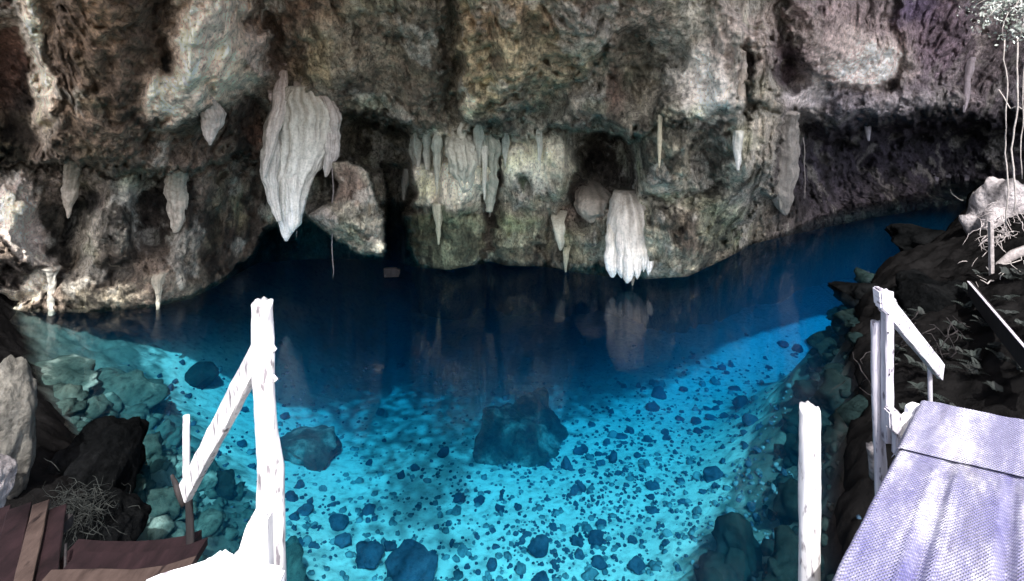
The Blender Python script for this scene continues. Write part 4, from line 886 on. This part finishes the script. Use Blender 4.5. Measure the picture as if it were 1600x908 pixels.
def mat_cloth(base_a, base_b, base_c):
    m, n, b, out = mat_new('woven_mat')
    uv = n.nodes.new('ShaderNodeUVMap'); sep = n.nodes.new('ShaderNodeSeparateXYZ'); n.links.new(uv.outputs[0], sep.inputs[0])
    def wv(sock, k, ph=0):
        a = n.nodes.new('ShaderNodeMath'); a.operation = 'MULTIPLY_ADD'; a.inputs[1].default_value = k; a.inputs[2].default_value = ph
        n.links.new(sock, a.inputs[0]); s = n.nodes.new('ShaderNodeMath'); s.operation = 'SINE'; n.links.new(a.outputs[0], s.inputs[0]); return s.outputs[0]
    pm = n.nodes.new('ShaderNodeMath'); pm.operation = 'MULTIPLY'
    n.links.new(wv(sep.outputs[0], 2*math.pi/.0135), pm.inputs[0]); n.links.new(wv(sep.outputs[1], 2*math.pi/.0165), pm.inputs[1])
    nz = N(n, 'ShaderNodeTexNoise', Scale=2.2, Detail=6.0, Roughness=.65); mp = n.nodes.new('ShaderNodeMapping'); mp.inputs['Scale'].default_value = (2.5, .8, 1)
    n.links.new(uv.outputs[0], mp.inputs[0]); n.links.new(mp.outputs[0], nz.inputs['Vector'])
    c = ramp(n, nz.outputs[0], [(.38, base_a), (.50, base_b), (.66, base_c)])
    sp = N(n, 'ShaderNodeTexNoise', Scale=60.0, Detail=3.0); n.links.new(uv.outputs[0], sp.inputs['Vector'])
    c = mul(n, c, ramp(n, sp.outputs[0], [(.35, (.75, .75, .8)), (.6, (1, 1, 1)), (.72, (1.7, 1.7, 1.5))]))
    dn = N(n, 'ShaderNodeTexNoise', Scale=1.3, Detail=9.0, Roughness=.75, Distortion=.6); n.links.new(mp.outputs[0], dn.inputs['Vector'])
    c = mul(n, c, ramp(n, dn.outputs[0], [(.36, (.62, .59, .60)), (.46, (.92, .91, .92)), (.6, (1, 1, 1))]))
    c = mul(n, c, ramp(n, pm.outputs[0], [(.0, (.62, .62, .72)), (.6, (1.1, 1.1, 1.1))]))
    n.links.new(c, b.inputs['Base Color']); b.inputs['Roughness'].default_value = .85; b.inputs['Sheen Weight'].default_value = .1
    bp = N(n, 'ShaderNodeBump', Strength=.8, Distance=.004); n.links.new(pm.outputs[0], bp.inputs['Height']); n.links.new(bp.outputs[0], b.inputs['Normal'])
    return m
M['mat'] = mat_cloth((.10, .096, .23), (.215, .21, .325), (.66, .66, .67))
M['mat2'] = mat_cloth((.15, .145, .25), (.27, .265, .36), (.66, .65, .66))
def mat_piece(name, s0, s1, t0, t1, z, mt, ridges=True, ns=220, ntt=120, seed=0, skew=0):
    s = np.linspace(s0, s1, ns); t = np.linspace(t0, t1, ntt); S, T = np.meshgrid(s, t)
    T = T+skew*(S-s0)
    l0, l1, r0, r1 = [np.array(v) for v in (L0, L1, R0, R1)]
    P = ((l0[None, None]*(1-T[..., None])+l1*T[..., None])*(1-S[..., None])+(r0*(1-T[..., None])+r1*T[..., None])*S[..., None])
    ph = (S*NB) % 1.0; e = np.minimum(ph, 1-ph)
    zz = (.026*(1-np.exp(-(e/.10)**2)) if ridges else .012)+.008*fbm(S*6+seed, T*2, 0*S, 3)+.004*fbm(S*40, T*14+seed, 0*S, 2)
    if ridges: zz = zz+.012*np.exp(-((e-.16)/.05)**2)*(.5+fbm(S*NB*.5, T*1.5, 3+0*S, 2)*1.2)
    if ridges: zz = zz*(1-.75*sst(.72, .80, T))
    P[..., 2] = z+zz-.05*(1-sst(0, .012, S-0)) 
    wv = .012*fbm(T*9+seed, 0*S, 0*S+seed, 3); P[..., 0] += wv*(1-sst(0, .1, S)); P[..., 1] += .012*fbm(S*12+seed, 0*S, 0*S+4, 3)*sst(t1-.05, t1, T)
    me = mesh_np(name, P.reshape(-1, 3), grid_faces(ntt, ns), True, None, M[mt])
    uvl = me.uv_layers.new(name='UVMap'); li = np.zeros(len(me.loops), np.int32); me.loops.foreach_get('vertex_index', li)
    ax = np.stack([S*3.1, T*2.1], -1).reshape(-1, 2)[li]; uvl.data.foreach_set('uv', ax.ravel().astype(np.float32))
    return link(name, me, None, deck)
mat_piece('mat_panel', 0, 1, 0, .84, DZ-.006, 'mat', True)
o = mat_piece('mat_strip', .0, 1, .80, 1.0, DZ+.001, 'mat2', False, seed=5, ntt=60); o['label'] = 'greyer crosswise strip of matting along the far deck edge'

# ------------------------------------------------------------------ far right: outcrop, roots, vines, shrub
oc = boulder('rock_outcrop', at(1590, 385, 9.6)+Vector((.35, .3, -.3)), (.95, .8, 1.15), 51, M['pale'], 'sunlit pale rock outcrop on the right bank under hanging vines', 'rock', rough=.4)
boulder('rock_outcrop', at(1545, 435, 8.9)+Vector((.1, .2, -.25)), (.36, .5, .40), 52, M['pale'], 'smaller pale rock at the foot of the outcrop behind the thin post', 'rock', rough=.4)
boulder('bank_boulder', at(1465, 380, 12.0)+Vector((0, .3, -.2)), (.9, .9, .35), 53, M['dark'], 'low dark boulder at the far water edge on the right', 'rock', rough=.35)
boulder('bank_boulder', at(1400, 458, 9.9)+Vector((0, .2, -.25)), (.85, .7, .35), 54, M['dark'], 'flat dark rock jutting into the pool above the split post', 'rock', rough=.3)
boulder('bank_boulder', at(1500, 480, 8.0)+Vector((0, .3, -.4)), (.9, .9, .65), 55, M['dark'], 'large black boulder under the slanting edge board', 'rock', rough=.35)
root_clump('root_tangle', 1572, 400, 8.9, 22, 38, 260, M['root'], 'sunlit tangle of dry roots over the pale outcrop', 'roots', 5, .006, .3, .8)
root_clump('root_tangle', 1575, 470, 7.9, 22, 26, 90, M['vine'], 'dark root tangle hanging below the outcrop', 'roots', 6, .010, .2)
br = tube_obj('fallen_branch', [tube([at(1548, 424, 8.2), at(1566, 412, 8.15), at(1585, 398, 8.1), at(1625, 385, 8.0)], [.045, .055, .06, .07], 12, .3, 3, 4)], M['root'])
tag(br, 'thick pale branch resting against the thin far post', 'branch')
fp = board('thin_post', at(1548, 346, 8.0), at(1550, 480, 8.0), .05, .05, M['root'], None, up=Vector((0, 1, 0)), seed=33, nseg=8, ends=.01)
tag(fp, 'thin square post standing on the right bank before the outcrop', 'post')
eb = empty('edge_board', at(1560, 490, 6.5), 'dark slanting board with a pale top edge on the right bank', 'board')
board('board_face', at(1515, 452, 7.8), at(1625, 590, 5.2), .05, .22, M['black'], eb, seed=34)
board('top_edge', at(1513, 440, 7.78), at(1625, 570, 5.18), .03, .010, M['grey'], eb, seed=35)
leafm, n_, b_, _o = mat_new('pale_leaf')
ln = N(n_, 'ShaderNodeTexNoise', Scale=9.0); n_.links.new(geo_pos(n_), ln.inputs['Vector'])
n_.links.new(ramp(n_, ln.outputs[0], [(.35, (.14, .17, .14)), (.65, (.42, .46, .44))]), b_.inputs['Base Color']); b_.inputs['Roughness'].default_value = .6
dkl, n_, b_, _o = mat_new('dark_fern'); ln = N(n_, 'ShaderNodeTexNoise', Scale=5.0); n_.links.new(geo_pos(n_), ln.inputs['Vector'])
n_.links.new(ramp(n_, ln.outputs[0], [(.35, (.002, .004, .004)), (.65, (.010, .017, .015))]), b_.inputs['Base Color']); b_.inputs['Roughness'].default_value = .8  # fern colour darkened to near black to stand for the bank's shade
def leaves(name, centres, n, size, mat, parent, seed, spread):
    r = random.Random(seed); V, Fc = [], []
    for _ in range(n):
        c = r.choice(centres); p = c+Vector((r.gauss(0, spread), r.gauss(0, spread), r.gauss(0, spread)))
        d = Vector((r.gauss(0, 1), r.gauss(0, 1), r.gauss(-.4, .8))).normalized(); s = d.cross(Vector((r.gauss(0, 1), r.gauss(0, 1), r.gauss(0, 1)))).normalized()
        L_ = size*r.uniform(.6, 1.3); b = len(V)
        V += [p, p+d*L_*.5+s*L_*.22, p+d*L_, p+d*L_*.5-s*L_*.22]; Fc += [(b, b+1, b+2), (b, b+2, b+3)]
    me = mesh_np(name, [tuple(v) for v in V], Fc, False, None, mat); return link(name, me, None, parent)
sh = empty('hanging_shrub', at(1600, -40, 6.0), 'pale leafy shrub hanging into the top right corner', 'shrub')
cen, brs = [], []
r = random.Random(11)
for k in range(16):
    p = at(1640+r.gauss(0, 20), -60, 6.0+r.uniform(-.4, .4)); pts = [p]; d = Vector((r.uniform(-.7, -.1), r.gauss(0, .3), r.uniform(-1.1, -.2))).normalized()
    for j in range(9):
        d = (d+Vector((r.gauss(-.03, .2), r.gauss(0, .15), r.gauss(-.08, .15)))).normalized(); p = p+d*.095; pts.append(p)
        if j > 1: cen.append(p)
    brs.append(tube(pts, [.007]*4+[.005]*3+[.003]*3, 5))
tube_obj('twigs', brs, M['vine'], sh)
leaves('foliage', cen, 1500, .042, leafm, sh, 12, .045)
def vine(pts, rad, label, seed, name='hanging_vine', mat='vine'):
    q, R_ = [], []
    rl = list(rad) if hasattr(rad, '__len__') else [rad]*len(pts)
    for i in range(len(pts)-1):
        for k in range(6):
            t = k/6; p = pts[i].lerp(pts[i+1], t); w_ = .05*min(1, (pts[0]-pts[-1]).length)
            q.append(p+Vector((mn.noise(Vector((p.z*1.7, seed, 0))), mn.noise(Vector((p.z*1.7, seed, 9))), 0))*w_+Vector((mn.noise(Vector((p.z*7, seed, 3))), 0, 0))*w_*.3)
            R_.append((rl[i]*(1-t)+rl[i+1]*t)*(1+.3*mn.noise(Vector((p.z*9, seed, 5)))))
    q.append(pts[-1]); R_.append(rl[-1]*.6)
    o = tube_obj(name, [tube(q, R_, 6, .25, seed, 1)], M[mat]); return tag(o, label, 'vine')
vine([at(1572, 60, 7.0), at(1571, 160, 7.0), at(1573, 240, 7.0), at(1572, 352, 7.0)], .008, 'leftmost thin vine hanging in front of the dark right wall', 1)
vine([at(1590, 60, 6.6), at(1588, 150, 6.6), at(1585, 250, 6.6), at(1584, 330, 6.6)], .009, 'thickest vine hanging near the right edge to the outcrop', 2)
vine([at(1600, 60, 6.8), at(1599, 180, 6.8), at(1597, 280, 6.8)], .006, 'faint vine at the very right edge', 3)
vine([at(1562, 140, 7.2), at(1570, 152, 7.1), at(1580, 170, 7.0), at(1592, 166, 6.9), at(1600, 172, 6.8)], .007, 'short crooked twig crossing the hanging vines', 4)
vine([at(520, 236, Yb-.1), at(521, 300, Yb-.1), at(519, 370, Yb-.1), at(520, 434, Yb-.1)], [.014, .011, .010, .006], 'long pale root hanging from the great curtain to the dark water', 5, 'hanging_root', 'root')
vine([at(1256, 215, 12), at(1257, 260, 12), at(1258, 310, 12)], .006, 'hair thin root before the dim grey drapery', 6, 'hanging_root')
vine([at(459, 330, Yb-.1), at(465, 350, Yb-.05), at(463, 372, Yb)], .004, 'wispy rootlet curling from the tip of the great curtain', 7, 'hanging_root', 'root')
# unseen leaves added at the rim above frame to soften the sun's shadow
us_ = np.concatenate([np.arange(-500, 1300, 10.), np.arange(1300, 2400, 6.)]); dl, _c = wall_eval(us_[None], us_[None]*0-900)
rimP = np.stack([(us_-U0)/F*dl[0], dl[0], CZ+(900+V0)/F*dl[0]], -1)
rg_ = np.random.RandomState(8); n_l = 26000
sg_ = np.r_[np.linalg.norm(np.diff(rimP, axis=0), axis=1), 0]; ii = rg_.choice(len(us_), n_l, p=sg_/sg_.sum()); dist = rg_.exponential(1.55, n_l)*np.where(us_[ii] < 60, .4, 1.)-.35
jit = rg_.normal(size=(n_l, 3))*[.25, .2, .28]
dirn = rimP*[1, 1, 0]; dirn = dirn/np.linalg.norm(dirn, axis=1)[:, None]
pc = rimP[ii]-dirn[ii]*dist[:, None]+jit+[0, 0, .25]
a_ = rg_.normal(size=(n_l, 3)); a_ /= np.linalg.norm(a_, axis=1)[:, None]; b2 = np.cross(a_, rg_.normal(size=(n_l, 3))); b2 /= np.linalg.norm(b2, axis=1)[:, None]
sz = rg_.uniform(.10, .30, n_l)[:, None]
co_ = np.stack([pc, pc+a_*sz*.5+b2*sz*.28, pc+a_*sz, pc+a_*sz*.5-b2*sz*.28], 1).reshape(-1, 3)
me = mesh_np('shadow_leaves', co_, np.arange(n_l*4).reshape(-1, 4), False, None, leafm); o = link('shadow_leaves', me); tag(o, kind='stuff'); o['label'] = 'unseen leaves added over the rim to soften the sun shadow'
# undergrowth on the right bank
r = random.Random(21); cc = []
for _ in range(45):
    u, v = r.uniform(1400, 1620), r.uniform(470, 660); Y = 4.1*F/(v-V0)
    p = at(u, v, Y*.92); p.z = ground_z(p.x, p.y)+.08; cc.append(p)
V_, F_ = [], []
for c in cc:
    for k in range(7):
        a = r.uniform(0, 6.28); L_ = r.uniform(.08, .24); d = Vector((math.cos(a), math.sin(a), r.uniform(.3, 1.1))).normalized(); sd_ = d.cross(Vector((0, 0, 1))).normalized()
        for j in range(10):
            q = c+d*L_*j/10+Vector((0, 0, -.5*(j/10)**2*L_)); w = .05*(1-j/11)
            for sg in (-1, 1):
                b = len(V_); V_ += [q, q+sd_*sg*w+d*.012, q+d*.02+sd_*sg*w*.4]; F_.append((b, b+1, b+2))
me = mesh_np('undergrowth', [tuple(v) for v in V_], F_, False, None, dkl); o = link('undergrowth', me); tag(o, kind='stuff'); o['label'] = 'dark ferny ground cover on the shaded right bank'
root_clump('root_tangle', 1490, 590, 6.8, 60, 40, 160, M['black'], 'black twiggy tangle on the right bank above the deck', 'roots', 9, .008, .4)
# grey plate at the cave mouth
fb = slab_from_outline('floating_plate', [(600, 418), (618, 417), (626, 421), (624, 431), (601, 432)], 10.85, .06, M['black'])
tag(fb, 'small grey plate at the waterline in the black cave mouth', 'plate')
